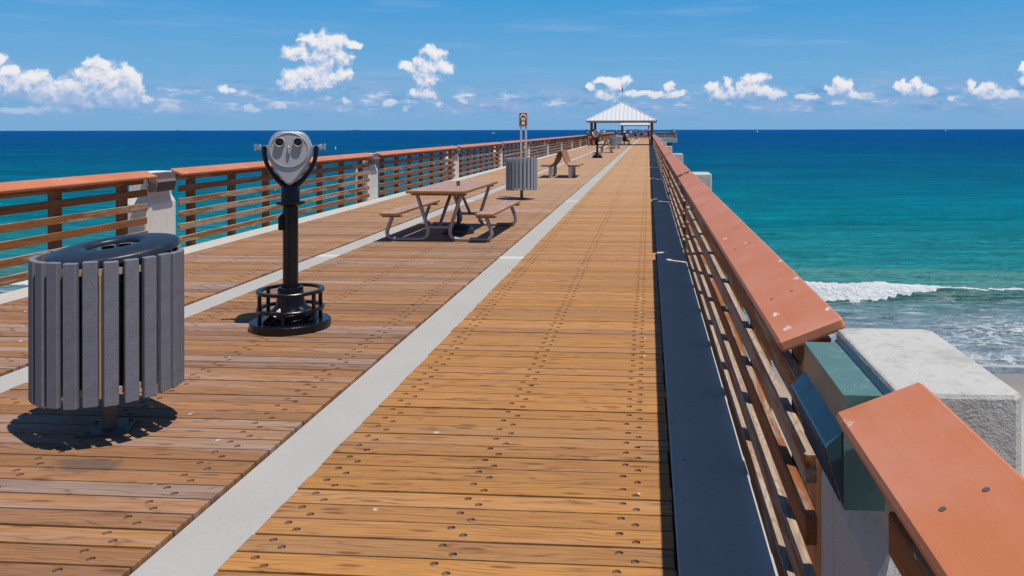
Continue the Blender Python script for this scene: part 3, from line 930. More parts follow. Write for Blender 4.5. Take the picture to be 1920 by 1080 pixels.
def build_deck():
    nvar = 9
    variants = [[plank_parts(x0, x1, rows, 100 * li + k) for k in range(nvar)] for li, (x0, x1, rows) in enumerate(LANES)]
    meshes = [[mb.mesh('plank', [M['deck'], M['bolt']]) for mb in row] for row in variants]
    i0, i1 = int(0.6 / PITCH), int(PIER_END / PITCH)
    cells = []
    for i in range(i0, i1):
        y = (i + 0.5) * PITCH
        for li, (x0, x1, rows) in enumerate(LANES):
            # first row that shows in the picture differs from lane to lane
            seen = y > (3.0, 3.1, 4.6)[li]
            cells.append((y, li, seen))
    own = [c for c in cells if c[2]]
    own.sort(key=lambda c: c[0] ** 2 + (LANES[c[1]][0] * 0.5 + LANES[c[1]][1] * 0.5) ** 2)
    own = set((c[0], c[1]) for c in own[:300])
    rest_v, rest_f, rest_m = [], [], []
    off = 0
    rr = random.Random(5)
    plain = [plank_parts(x0, x1, rows, 5000 + li, False) for li, (x0, x1, rows) in enumerate(LANES)]
    arrs = {}
    def arr(mb):
        if id(mb) not in arrs:
            arrs[id(mb)] = np.array(mb.v)
        return arrs[id(mb)]
    for (y, li, seen) in cells:
        k = rr.randrange(nvar)
        dz = rr.uniform(-0.0025, 0.0015)
        tilt = rr.uniform(-0.0012, 0.0012)
        if (y, li) in own:
            o = place(meshes[li][k], 'plank', deck, (rr.uniform(-.004, .004), y, dz), (rr.uniform(-0.012, 0.012), 0, tilt * 0.5))
            continue
        mb = variants[li][k] if y < 62 else plain[li]
        a = arr(mb) + np.array((rr.uniform(-.004, .004), y, dz))
        rest_v.append(a)
        rest_f += [tuple(q + off for q in f) for f in mb.f]
        rest_m += mb.m
        off += len(a)
    me = bpy.data.meshes.new('planking')
    me.from_pydata(np.concatenate(rest_v).tolist(), [], rest_f)
    me.materials.append(M['deck'])
    me.materials.append(M['bolt'])
    me.polygons.foreach_set('material_index', rest_m)
    me.update()
    o = place(me, 'planking', deck)
    tag(o, kind='stuff')
    # concrete strips and kerbs between and beside the lanes, in lengths
    js = [JOINT0 + JSTEP * k for k in range(-1, 20)]
    edges = [-6.6] + [j for j in js if -6 < j < PIER_END] + [PIER_END]
    for a, b_ in zip(edges[:-1], edges[1:]):
        for (xl, xr) in ((X_S1L, X_S1R), (X_S2L, X_S2R)):
            MB().cbox(xl + 0.002, xr - 0.001, a + 0.20, b_ - 0.003, -0.20, -0.022, 0.003).build('concrete_strip', M['strip'], deck)
            MB().cbox(xl + 0.002, xr - 0.001, a + 0.003, a + 0.196, -0.20, -0.020, 0.003).build('joint_patch', M['patch'], deck)
        for s_ in (0, 1):
            if s_:
                x0, x1 = X_R + 0.006, 0.486
            else:
                x0, x1 = 2 * CX - 0.486, X_L - 0.006
            MB().cbox(x0, x1, a + 0.004, b_ - 0.004, -0.30, 0.012, 0.006).build('kerb', M['curb'], deck)
    # timber joists and slab edge beams carrying the boards
    for x in (-1.525, -0.81, -0.09, -3.98, -3.13, -2.25, -6.12, -5.42, -4.74):
        MB().box(x - 0.05, x + 0.05, -6, PIER_END, -0.28, -0.040).build('joist', M['dark'], deck)
    MB().box(2 * CX - 0.42, 0.42, -6.5, PIER_END, -0.75, -0.302).build('slab', M['slab'], deck)
    # pier head (the crossing of the T)
    MB().box(HEAD_X0, HEAD_X1, HEAD_Y0, HEAD_Y1, -0.85, -0.02).build('head_slab', M['slab'], deck)
    MB().box(HEAD_X0 + 0.3, HEAD_X1 - 0.3, HEAD_Y0 + 0.3, HEAD_Y1 - 0.3, -0.015, 0.0).build('head_decking', M['deck'], deck)
build_deck()

# piles under the pier
pile_me = MB().lathe([(0.30, SEA - 3), (0.30, -0.76)], 14).mesh('pier_pile', M['pile'], True)
for x in (HEAD_X0 + 1.2, HEAD_X1 - 1.3):
    for y in (HEAD_Y0 + 1.2, HEAD_Y1 - 1.5):
        o = place(pile_me, 'pier_pile', None, (x, y, -0.1))
        side = 'left' if x < 0 else 'right'
        dep = 'near' if y < 170 else 'far'
        tag(o, 'dark concrete pile under the %s corner of the pier head on its %s side' % (dep, side), 'pile', 'piles under the pier head')

# ------------------------------------------------------------------ railings
SL_Z = [0.09 + 0.183 * i for i in range(5)]
def section_meshes(length, cap_in, slat_in, first_post, npost, seed=0, cap_mat=M['cap'], wood=M['rail'], post_mat=M['post']):
    """a right-hand railing section; y runs from 0 to length; x measured from the pier's kerb line"""
    r = random.Random(seed)
    L = length
    out = []
    # cap: board tilted towards the walkway
    a = math.atan2(0.074, 0.182)
    mx = Matrix.Translation((0.385, 0, 1.052)) @ Matrix.Rotation(-a, 4, 'Y')
    out.append(('cap', MB().cbox(0, 0.198, cap_in, L - cap_in, 0, 0.038, 0.008, 0, mx).mesh('cap', cap_mat)))
    out.append(('beam', MB().cbox(0.508, 0.546, cap_in + 0.10, L - cap_in - 0.10, 0.985, 1.075, 0.003).mesh('beam', wood)))
    for z in SL_Z:
        e0, e1 = slat_in + r.uniform(-.012, .012), slat_in + r.uniform(-.012, .012)
        out.append(('slat', MB().cbox(0.464, 0.502, e0, L - e1, z, z + 0.09, 0.004).mesh('slat', wood)))
    for k in range(npost):
        y = first_post + (L - 2 * first_post) * k / (npost - 1)
        out.append(('post', MB().cbox(0.505, 0.594, y - 0.06, y + 0.06, -0.45, 0.984, 0.004).mesh('post', post_mat)))
    return out
SEC = [section_meshes(JSTEP, 0.30, 0.385, 0.80, 7, s) for s in range(4)]
def flip_mesh(me):
    c = me.copy()
    c.transform(Matrix.Scale(-1, 4, (1, 0, 0)))
    c.flip_normals()
    return c
SECL = [[(n, flip_mesh(me)) for n, me in sec] for sec in SEC]
def railing(y, side, label, var):
    root = empty('railing_section', (0 if side > 0 else 2 * CX, y, 0))
    tag(root, label, 'railing', 'slatted railing sections along the pier')
    for n, me in (SEC if side > 0 else SECL)[var % 4]:
        place(me, n, root)
    return root
near_rail = railing(JOINT0 - JSTEP, 1, 'wooden railing section at the bottom right corner, nearest the camera, terracotta cap', 1)
near_rail.location.x = 0.028
def cap_screws(root):
    a = math.atan2(0.074, 0.182)
    mb = MB()
    for k in range(7):
        yy = 0.80 + (JSTEP - 1.6) * k / 6
        for d in (0.060, 0.135):
            mx = Matrix.Translation((0.385, yy + random.uniform(-.012, .012), 1.052)) @ Matrix.Rotation(-a, 4, 'Y') @ Matrix.Translation((d, 0, 0.0385))
            mb.lathe([(0.0062, 0.0), (0.0062, 0.0008), (0.0, 0.0006)], 8, 0, mx)
    tag(mb.build('cap_screws', M['grey_steel'], root), kind='stuff')
cap_screws(near_rail)
NSEC = 18
for k in range(NSEC):
    y = JOINT0 + JSTEP * k
    rr_ = railing(y, 1, 'right-hand slatted wooden railing with terracotta cap, %s section beyond the green lamp box' % ORD[k], k)
    if k < 2:
        cap_screws(rr_)
    railing(y, -1, 'left-hand slatted wooden railing with terracotta cap, %s section counted from the camera' % ORD[k], k + 2)

# railing round the pier head
def head_rail(x, y, rz, L, label):
    root = empty('railing_section', (x, y, 0), rz)
    tag(root, label, 'railing', 'railing sections round the pier head')
    n = max(3, int(L / 2.2) + 1)
    for nm, me in section_meshes(L, 0.02, 0.05, 0.12, n, 9, M['greywood'], M['greywood'], M['slab']):
        place(me, nm, root)
# built in the right-hand frame: local +x is outward, local y along the rail
head_rail(0.75, HEAD_Y0 + 0.75, -R(90), HEAD_X1 - 0.85, 'grey wooden railing across the pier head, right of the pier')
head_rail(HEAD_X0 + 0.1, HEAD_Y0 + 0.75, -R(90), -HEAD_X0 - 7.2, 'grey wooden railing across the pier head, left of the pier')
head_rail(HEAD_X1 - 0.7, HEAD_Y0 + 0.1, 0, HEAD_Y1 - HEAD_Y0 - 0.2, 'wooden railing along the right end of the pier head')
head_rail(HEAD_X0 + 0.7, HEAD_Y1 - 0.1, R(180), HEAD_Y1 - HEAD_Y0 - 0.2, 'wooden railing along the left end of the pier head')
head_rail(HEAD_X1 - 0.1, HEAD_Y1 - 0.7, R(90), HEAD_X1 - HEAD_X0 - 0.2, 'wooden railing along the far seaward edge of the pier head')

# ------------------------------------------------------------------ concrete pillars with lamps
def rough_column(name, mat):
    """pillar: square shaft with a sloped shoulder, worn top edges; inner face at x = 0"""
    mb = MB()
    c = 0.020
    rings = []
    def ring(x0, x1, h, z, ch):
        rings.append([(x0 + ch, -h, z), (x1 - ch, -h, z), (x1, -h + ch, z), (x1, h - ch, z), (x1 - ch, h, z), (x0 + ch, h, z), (x0, h - ch, z), (x0, -h + ch, z)])
    ring(-0.035, 0.305, 0.335, -1.2, c)
    ring(-0.035, 0.305, 0.335, 0.70, c)
    ring(0.0, 0.270, 0.295, 0.80, c)
    ring(0.0, 0.270, 0.295, 1.118, c)
    ring(0.004, 0.266, 0.291, 1.127, c)
    ring(0.010, 0.260, 0.285, 1.130, c)
    vs = [p for rg in rings for p in rg]
    fs = []
    for i in range(len(rings) - 1):
        for k in range(8):
            k2 = (k + 1) % 8
            fs.append((i * 8 + k, i * 8 + k2, (i + 1) * 8 + k2, (i + 1) * 8 + k))
    fs.append(tuple(range((len(rings) - 1) * 8, len(rings) * 8)))
    mb.add(vs, fs)
    return mb.mesh(name, mat)
col_me = rough_column('shaft', M['pillar'])
col_pale = rough_column('shaft', M['pillar_pale'])
# lamp: box with a louvred hood; x = 0 on the pillar face, pointing to -x
def lamp_meshes(mat, hood_mat):
    h = 0.227
    pr = [(-0.022, 1.118), (-0.110, 1.118), (-0.110, 0.866), (-0.022, 0.866)]
    body = MB().prism(pr[::-1], -h, h).mesh('lamp_box', mat)
    hood = MB().prism([(-0.1095, 0.868), (-0.148, 1.000), (-0.1095, 1.038)][::1], -h + 0.003, h - 0.003).mesh('hood', hood_mat)
    lv = MB()
    lv.prism([(-0.1105, 0.872), (-0.1085, 0.872), (-0.1450, 0.998), (-0.1478, 0.996)], -h + 0.02, h - 0.02)
    for k in range(6):
        t0 = k / 6 + 0.02
        t1 = t0 + 0.09
        p0 = (-0.148 + 0.038 * t0, 1.000 - 0.134 * t0)
        p1 = (-0.148 + 0.038 * t1, 1.000 - 0.134 * t1)
        pr2 = [(p0[0] + 0.006, p0[1] + 0.0), (p0[0] - 0.0022, p0[1] - 0.002), (p1[0] - 0.0012, p1[1] - 0.001), (p1[0] + 0.006, p1[1])]
        lv.prism(pr2, -h + 0.03, h - 0.03)
    lv = lv.mesh('louvre', M['louvre'])
    br = MB().cbox(-0.024, -0.001, -h - 0.022, h + 0.022, 1.062, 1.1215, 0.002).mesh('bracket', M['bracket'])
    bo = MB()
    for yy in (-h - 0.008, h + 0.008):
        bo.lathe([(0.006, 0), (0.006, 0.005), (0.002, 0.007)], 8, 0, Matrix.Translation((-0.0242, yy, 1.096)) @ Matrix.Rotation(-R(90), 4, 'Y'), cap1=True)
    bo = bo.mesh('bracket_bolts', M['bolt'])
    return body, lv, br, bo, hood
LAMP_G = lamp_meshes(M['lamp'], M['hood'])
LAMP_B = lamp_meshes(M['lamp_old'], M['lamp_old'])
def pillar(y, side, label, lamp):
    root = empty('concrete_pillar', (0.535 if side > 0 else 2 * CX - 0.535, y + 0.01, 0), 0 if side > 0 else math.pi)
    tag(root, label, 'pillar', 'concrete pillars between the railing sections')
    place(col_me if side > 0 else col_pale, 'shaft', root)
    b_, l_, br, bo, hd_ = lamp
    lb = place(b_, 'lamp_box', root, (0, -0.06 if side > 0 else 0.06, 0))
    place(hd_, 'hood', lb)
    place(l_, 'louvre', lb)
    place(br, 'bracket', lb)
    if side > 0 and y < 3:
        place(bo, 'bracket_bolt', lb)
        tag(lb, 'green painted louvred lamp box')
for k in range(0, NSEC + 1):
    y = JOINT0 + JSTEP * k
    if k == 0:
        pillar(y, 1, 'pale rough concrete pillar with green lamp box at the lower right corner', LAMP_G)
    else:
        pillar(y, 1, 'white topped concrete pillar outside the right-hand railing, %s beyond the green lamp' % ORD[k - 1], LAMP_B)
        pillar(y, -1, 'pale concrete pillar with louvred lamp in the left-hand railing, %s from the camera' % ORD[k - 1], LAMP_B)

# ------------------------------------------------------------------ litter bins
def bin_meshes(slat_mat):
    N = 24
    d = {}
    d['slat'] = MB().cbox(-0.0355, 0.0355, -0.017, 0.017, 0.235, 1.005, 0.005).mesh('slat', slat_mat)
    d['liner'] = MB().lathe([(0.02, 0.30), (0.285, 0.30), (0.292, 0.33), (0.305, 0.965), (0.296, 0.965), (0.284, 0.34), (0.02, 0.34)], 32).mesh('liner', M['liner'], True)
    hoop = lambda z: MB().lathe([(0.332, z), (0.345, z), (0.345, z + 0.035), (0.332, z + 0.035), (0.332, z)], 40).mesh('hoop', M['tan'], True)
    d['hoops'] = [hoop(0.285), hoop(0.925)]
    d['post'] = MB().lathe([(0.038, 0.0), (0.038, 0.31)], 16).mesh('post', M['grey_steel'], True)
    pl = MB().cbox(-0.12, 0.12, -0.12, 0.12, 0.0, 0.010, 0.002)
    for sx in (-1, 1):
        for sy in (-1, 1):
            pl.lathe([(0.014, 0.010), (0.014, 0.020), (0.008, 0.023)], 8, 0, Matrix.Translation((sx * 0.09, sy * 0.09, 0)), cap1=True)
    d['arms'] = MB().box(-0.34, 0.34, -0.02, 0.02, 0.262, 0.284).box(-0.02, 0.02, -0.34, -0.0205, 0.262, 0.284).box(-0.02, 0.02, 0.0205, 0.34, 0.262, 0.284).mesh('support_arms', M['grey_steel'])
    d['plate'] = pl.mesh('base_plate', M['grey_steel'])
    d['rod'] = MB().box(-0.009, 0.009, -0.005, 0.005, 0.27, 0.93).mesh('latch_rod', M['tan'])
    return d
BIN = bin_meshes(M['plastic_slat'])
BINF = bin_meshes(M['plastic_grey'])
lid_me = MB().lathe([(0.138, -0.012), (0.138, 0.006), (0.145, 0.014), (0.160, 0.018), (0.188, 0.019), (0.240, 0.015), (0.300, 0.006), (0.328, -0.002), (0.336, -0.010), (0.336, -0.040), (0.318, -0.044), (0.30, -0.03)], 64).mesh('lid', M['lid'], True, 50)
def litter_bin(x, y, label, rot=0.0, lid=False, d=BINF, rod=False):
    root = empty('litter_bin', (x, y, 0.002), rot)
    tag(root, label, 'litter bin', 'slatted litter bins along the middle of the pier')
    for k in range(24):
        a = 2 * math.pi * k / 24
        s_ = place(d['slat'], 'slat', root, (0.366 * math.sin(a), -0.366 * math.cos(a), random.uniform(-0.006, 0.004)), (0, 0, a + random.uniform(-.02, .02)))
    place(d['liner'], 'liner', root)
    for h in d['hoops']:
        place(h, 'hoop', root)
    place(d['post'], 'post', root)
    place(d['plate'], 'base_plate', root)
    place(d['arms'], 'support_arms', root)
    if rod:
        a = 2 * math.pi * 0.5 / 24
        place(d['rod'], 'latch_rod', root, (0.345 * math.sin(a), -0.345 * math.cos(a), 0), (0, 0, a))
    if lid:
        o = place(lid_me, 'lid', root, (0.020, 0.005, 1.036), (R(4.5), R(-5.5), 0.0))
    return root
litter_bin(-3.07, 4.48, 'grey slatted litter bin with tilted black lid at the left front', 0.36, True, BIN, True)
litter_bin(-3.10, 20.0, 'pale grey slatted litter bin beside the brown sign, behind the picnic table', 0.1)
litter_bin(-3.10, 73.0, 'small distant grey slatted bin behind the second pair of benches', 0.2)
litter_bin(-3.20, 87.0, 'small distant grey slatted bin just before the first pavilion', 0.05)

# ------------------------------------------------------------------ coin viewers
def head_shape():
    """silver binocular housing: rounded top, tapering to a point below, lofted front to back"""
    prof = []
    # half outline (x, z): top centre round to bottom tip
    half = [(0.0, 0.210), (0.060, 0.209), (0.105, 0.197), (0.138, 0.166), (0.160, 0.125), (0.172, 0.085), (0.176, 0.050), (0.172, 0.008), (0.159, -0.038), (0.134, -0.093), (0.094, -0.152), (0.052, -0.210), (0.020, -0.243), (0.0, -0.252)]
    out = half + [(-x, z) for x, z in half[-2:0:-1]]
    n = len(out)
    vs, fs = [], []
    layers = [(-0.150, 0.93), (-0.142, 0.975), (-0.125, 1.0), (0.03, 1.03), (0.14, 0.98), (0.185, 0.86), (0.195, 0.78)]
    for (yy, sc_) in layers:
        for (x, z) in out:
            vs.append((x * sc_, yy, 0.02 + (z - 0.02) * sc_))
    for i in range(len(layers) - 1):
        for k in range(n):
            k2 = (k + 1) % n
            fs.append((i * n + k, (i + 1) * n + k, (i + 1) * n + k2, i * n + k2)[::-1])
    fs.append(tuple(range(n))[::1])
    fs.append(tuple(range((len(layers) - 1) * n, len(layers) * n))[::-1])
    mb = MB().add(vs, fs)
    return mb
def circle_pts(r, z, n, a0=0.0, a1=360.0):
    return [(r * math.cos(R(a0 + (a1 - a0) * i / n)), r * math.sin(R(a0 + (a1 - a0) * i / n)), z) for i in range(n)]
def make_viewer():
    root = empty('coin_viewer')
    MB().lathe([(0.02, 0.0), (0.335, 0.0), (0.335, 0.058), (0.325, 0.066), (0.0, 0.066)], 64).build('base_disc', M['black_paint'], root, smooth=True)
    cone = MB().lathe([(0.225, 0.066), (0.215, 0.085), (0.150, 0.150), (0.118, 0.215), (0.108, 0.300), (0.104, 0.345), (0.078, 0.352)], 40)
    pe = cone.build('pedestal', M['black_paint'], root, smooth=True, angle=50)
    ft = MB()
    for k in range(4):
        a = R(45 + 90 * k)
        ft.tube([(0.11 * math.cos(a), 0.11 * math.sin(a), 0.15), (0.20 * math.cos(a), 0.20 * math.sin(a), 0.095), (0.265 * math.cos(a), 0.265 * math.sin(a), 0.075)], [0.05, 0.045, 0.03], 10)
    ft.build('lug', M['black_paint'], pe, smooth=True)
    for z in (0.155, 0.305):
        MB().lathe([(0.238, z), (0.278, z), (0.281, z + 0.006), (0.281, z + 0.020), (0.276, z + 0.026), (0.240, z + 0.026), (0.236, z + 0.02), (0.236, z + 0.006), (0.238, z)], 64).build('foot_ring', M['black_paint'], root, smooth=True)
    for k in range(6):
        a = R(20 + 60 * k)
        MB().tube([(0.258 * math.cos(a), 0.258 * math.sin(a), 0.06), (0.258 * math.cos(a), 0.258 * math.sin(a), 0.31)], 0.017, 10).build('ring_post', M['black_paint'], root, smooth=True)
    MB().lathe([(0.064, 0.34), (0.064, 1.075)], 32).build('column', M['black_paint'], root, smooth=True)
    MB().lathe([(0.064, 1.040), (0.100, 1.052), (0.122, 1.066), (0.122, 1.080), (0.110, 1.088), (0.07, 1.088)], 40).build('collar', M['black_paint'], root, smooth=True)
    MB().lathe([(0.078, 1.08), (0.078, 1.20), (0.070, 1.225), (0.03, 1.235)], 32, cap1=True).build('swivel', M['black_paint'], root, smooth=True)
    cb = MB().cbox(-0.098, -0.050, -0.04, 0.04, 0.84, 0.955, 0.008)
    cb.prism([(-0.095, 0.956), (-0.055, 0.956), (-0.055, 0.995)], -0.038, 0.038)
    cb.build('coin_box', M['black_paint'], root)
    # yoke
    PZ = 1.545
    pts = []
    for (x, z) in [(-0.212, PZ + 0.02), (-0.212, PZ - 0.05), (-0.200, PZ - 0.11), (-0.179, PZ - 0.165), (-0.147, PZ - 0.218), (-0.106, PZ - 0.270), (-0.060, PZ - 0.315), (0, PZ - 0.338)]:
        pts.append((x, 0, z))
    pts = pts + [(-p[0], 0, p[2]) for p in pts[-2::-1]]
    rs = [0.022, 0.019, 0.018, 0.018, 0.019, 0.021, 0.026, 0.032]
    rs = rs + rs[-2::-1]
    MB().tube(pts, rs, 14).build('yoke', M['black_paint'], root, smooth=True)
    for s_ in (-1, 1):
        mx = Matrix.Translation((s_ * 0.17, 0, PZ + 0.012)) @ Matrix.Rotation(s_ * R(90), 4, 'Y')
        MB().lathe([(0.014, 0.0), (0.014, 0.07), (0.026, 0.072), (0.026, 0.088), (0.012, 0.092), (0.012, 0.102), (0.030, 0.106), (0.030, 0.118), (0.02, 0.122)], 20, 0, mx, cap1=True).build('pivot_bolt', M['chrome'], root, smooth=True)
    # head
    hd = head_shape().build('housing', M['cast'], root, (0, 0, PZ - 0.045 - 0.02), smooth=True, angle=40)
    hd.rotation_euler = (R(-2), 0, 0)
    face = MB().lathe([(0.158, 0.0), (0.158, 0.012), (0.150, 0.016), (0.148, 0.009), (0.0, 0.009)], 56, 0, Matrix.Translation((0, -0.150, 0.047)) @ Matrix.Rotation(R(90), 4, 'X') @ Matrix.Scale(0.96, 4, (0, 1, 0)))
    fc = face.build('face_plate', M['castface'], hd, smooth=True)
    for s_ in (-1, 1):
        mx = Matrix.Translation((s_ * 0.073, -0.158, 0.112)) @ Matrix.Rotation(R(90), 4, 'X')
        MB().lathe([(0.040, 0.0), (0.039, 0.034), (0.036, 0.038), (0.033, 0.036), (0.030, 0.012)], 28, 0, mx).build('eyepiece', M['castface'], fc, smooth=True)
        MB().lathe([(0.0325, 0.012), (0.032, 0.0350), (0.024, 0.018), (0.0, 0.014)], 24, 0, mx).build('lens', M['glass'], fc, smooth=True)
    mx = Matrix.Translation((0, -0.158, 0.045)) @ Matrix.Rotation(R(90), 4, 'X')
    MB().cbox(-0.012, 0.012, -0.035, 0.035, 0.0, 0.030, 0.008, 0, mx).build('coin_slot', M['cast'], fc)
    return root
vw = make_viewer()
vw.location = (-3.085, 6.90, 0.001)
vw.rotation_euler = (0, 0, R(20))
tag(vw, 'silver-headed coin viewer on black post with foot rings, nearest one', 'viewer', 'coin operated viewers')
v2 = copy_tree(vw)
v2.location = (-3.09, 49.7, 0.001)
v2.rotation_euler = (0, 0, R(-25))
tag(v2, 'distant small coin viewer on black post, before the pavilion', 'viewer', 'coin operated viewers')

# ------------------------------------------------------------------ picnic table
def bent(points, rad, n=5):
    """polyline with rounded corners"""
    P = [Vector(p) for p in points]
    out = [P[0]]
    for i in range(1, len(P) - 1):
        a, b_, c = P[i - 1], P[i], P[i + 1]
        d0 = (a - b_).normalized()
        d1 = (c - b_).normalized()
        ang = d0.angle(d1)
        t = min(rad / math.tan(ang / 2), (a - b_).length * 0.49, (c - b_).length * 0.49)
        s0, s1 = b_ + d0 * t, b_ + d1 * t
        for k in range(n + 1):
            q = k / n
            out.append(s0 * (1 - q) ** 2 + b_ * 2 * q * (1 - q) + s1 * q * q)
    out.append(P[-1])
    return out
def picnic_table(x, y, rz, label):
    root = empty('picnic_table', (x, y, 0.0), rz)
    tag(root, label, 'picnic table')
    TL, TW, TZ = 2.45, 0.92, 0.785
    nb = 5
    bw = TW / nb
    for k in range(nb):
        x0 = -TW / 2 + k * bw
        MB().cbox(x0 + 0.003, x0 + bw - 0.003, -TL / 2, TL / 2, TZ - 0.042, TZ, 0.004).build('top_board', M['table'], root)
    for s_ in (-1, 1):
        for k in range(2):
            x0 = s_ * 0.735 - 0.14 + 0.14 * k
            MB().cbox(x0 + 0.003, x0 + 0.137, -TL / 2 + 0.02, TL / 2 - 0.02, 0.405, 0.445, 0.004).build('seat_board', M['table'], root)
    for yy in (-1.02, 1.02):
        MB().cbox(-0.42, 0.42, yy - 0.045, yy + 0.045, TZ - 0.082, TZ - 0.043, 0.004).build('top_batten', M['table'], root)
        for s_ in (-1, 1):
            MB().cbox(s_ * 0.735 - 0.15, s_ * 0.735 + 0.15, yy - 0.04, yy + 0.04, 0.366, 0.404, 0.004).build('seat_batten', M['table'], root)
            pts = [(s_ * 0.735, yy, 0.366), (s_ * 0.86, yy, 0.035), (s_ * 0.12, yy, 0.035), (s_ * 0.34, yy, TZ - 0.082)]
            MB().tube(bent(pts, 0.15, 7), 0.0295, 12).build('leg_frame', M['galv'], root, smooth=True)
        MB().tube([(-0.165, yy, 0.22), (0.165, yy, 0.22)], 0.024, 10).build('cross_tube', M['galv'], root, smooth=True)
        s2 = 1 if yy < 0 else -1
        MB().tube([(0, yy, 0.22), (0, yy + s2 * 0.80, TZ - 0.045)], 0.026, 10).build('brace', M['galv'], root, smooth=True)
        for s_ in (-1, 1):
            MB().tube([(s_ * 0.70, yy, 0.002), (s_ * 0.70, yy, 0.04)], 0.012, 8).build('anchor', M['bolt'], root, smooth=True)
    return root
picnic_table(-3.17, 13.38, R(-1.0), 'wooden picnic table on bent grey tubes in the middle of the deck')
ub = empty('umbrella_stand', (-3.12, 13.35, 0.0))
tag(ub, 'dark parasol stand with bare pole under the picnic table', 'parasol stand')
MB().lathe([(0.0, 0.0), (0.255, 0.0), (0.262, 0.03), (0.25, 0.085), (0.20, 0.130), (0.12, 0.155), (0.05, 0.16), (0.0, 0.16)], 40).build('weight', M['umb'], ub, smooth=True)
MB().lathe([(0.026, 0.158), (0.026, 0.86), (0.0, 0.862)], 16).build('pole', M['umb'], ub, smooth=True)
MB().lathe([(0.032, 0.80), (0.032, 0.86), (0.028, 0.863)], 16).build('collar', M['grey_steel'], ub, smooth=True)

# ------------------------------------------------------------------ benches
def make_bench():
    """bench along y, facing +x, its back leaning to -x"""
    root = empty('park_bench')
    L = 1.85
    # side profile of the curved seat and back, as boards
    path = [(0.37, 0.445), (0.24, 0.450), (0.10, 0.445), (-0.01, 0.455), (-0.09, 0.52), (-0.145, 0.62), (-0.185, 0.74), (-0.225, 0.86), (-0.262, 0.96)]
    for i in range(len(path) - 1):
        (x0, z0), (x1, z1) = path[i], path[i + 1]
        d = math.hypot(x1 - x0, z1 - z0)
        a = math.atan2(z1 - z0, x1 - x0)
        mx = Matrix.Translation((x0, 0, z0)) @ Matrix.Rotation(-a, 4, 'Y')
        MB().cbox(0.005, d - 0.005, -L / 2, L / 2, -0.018, 0.018, 0.004, 0, mx).build('seat_board' if i < 3 else 'back_board', M['table'], root)
    for yy in (-0.70, 0.70):
        pr = [(x + 0.01, z - 0.03) if i < 4 else (x - 0.022, z - 0.012) for i, (x, z) in enumerate(path)]
        MB().tube([(p[0], yy, p[1]) for p in pr], 0.020, 8).build('strap', M['grey_steel'], root, smooth=True)
        MB().cbox(-0.02, 0.10, yy - 0.10, yy + 0.10, 0.0, 0.405, 0.008).build('leg', M['benchleg'], root)
        MB().cbox(-0.06, 0.30, yy - 0.03, yy + 0.03, 0.395, 0.425, 0.004).build('bracket', M['grey_steel'], root)
    return root
bench0 = make_bench()
bl = [(-2.80, 29.7, 0, 'wooden bench facing right, nearer pair, right of the grey bin'),
      (-3.42, 29.7, math.pi, 'wooden bench facing left, nearer pair, backing onto its twin'),
      (-2.80, 61.0, 0, 'distant bench facing right, in the pair behind the far viewer'),
      (-3.42, 61.0, math.pi, 'distant bench facing left, in the pair behind the far viewer'),
      (-2.80, 75.5, 0, 'far bench facing right, in the last pair before the pavilion'),
      (-3.42, 75.5, math.pi, 'far bench facing left, in the last pair before the pavilion')]
for i, (x, y, rz, lb) in enumerate(bl):
    o = bench0 if i == 0 else copy_tree(bench0)
    o.location = (x, y, 0.001)
    o.rotation_euler = (0, 0, rz)
    tag(o, lb, 'bench', 'pairs of benches back to back')

# ------------------------------------------------------------------ sign
def build_sign():
    root = empty('information_sign', (-3.12, 20.44, 0.0))
    tag(root, 'small brown sign with white hut symbol on two pale posts behind bin', 'sign')
    for s_ in (-1, 1):
        MB().cbox(s_ * 0.062 - 0.022, s_ * 0.062 + 0.022, -0.022, 0.022, 0.32, 1.84, 0.003).build('post', M['signpost'], root)
    MB().cbox(-0.115, 0.115, -0.030, 0.030, 1.765, 2.145, 0.006).build('frame', M['signpost'], root)
    pn = MB().cbox(-0.092, 0.092, -0.036, -0.0305, 1.81, 2.125, 0.002).build('panel', M['sign'], root)
    y0, y1 = -0.040, -0.0362
    # arched roof
    o_, i_ = [], []
    for k in range(13):
        a = R(180 - 180 * k / 12)
        o_.append((0.078 * math.cos(a), 2.005 + 0.100 * math.sin(a)))
        i_.append((0.056 * math.cos(a), 2.005 + 0.062 * math.sin(a)))
    mb = MB()
    for k in range(12):
        mb.prism([i_[k], i_[k + 1], o_[k + 1], o_[k]], y0, y1)
    mb.build('arch_mark', M['signwhite'], pn)
    mb = MB()
    mb.prism([(-0.046, 1.935), (0.046, 1.935), (0.046, 2.000), (-0.046, 2.000)], y0, y1)
    mb.build('hut_mark', M['signwhite'], pn)
    MB().prism([(-0.010, 1.95), (0.010, 1.95), (0.010, 1.985), (-0.010, 1.985)], y0 - 0.003, y0 - 0.0005).build('hut_door', M['sign'], pn)
    MB().prism([(-0.036, 1.835), (0.036, 1.835), (0.036, 1.905), (-0.036, 1.905)], y0, y1).build('square_mark', M['signwhite'], pn)
build_sign()

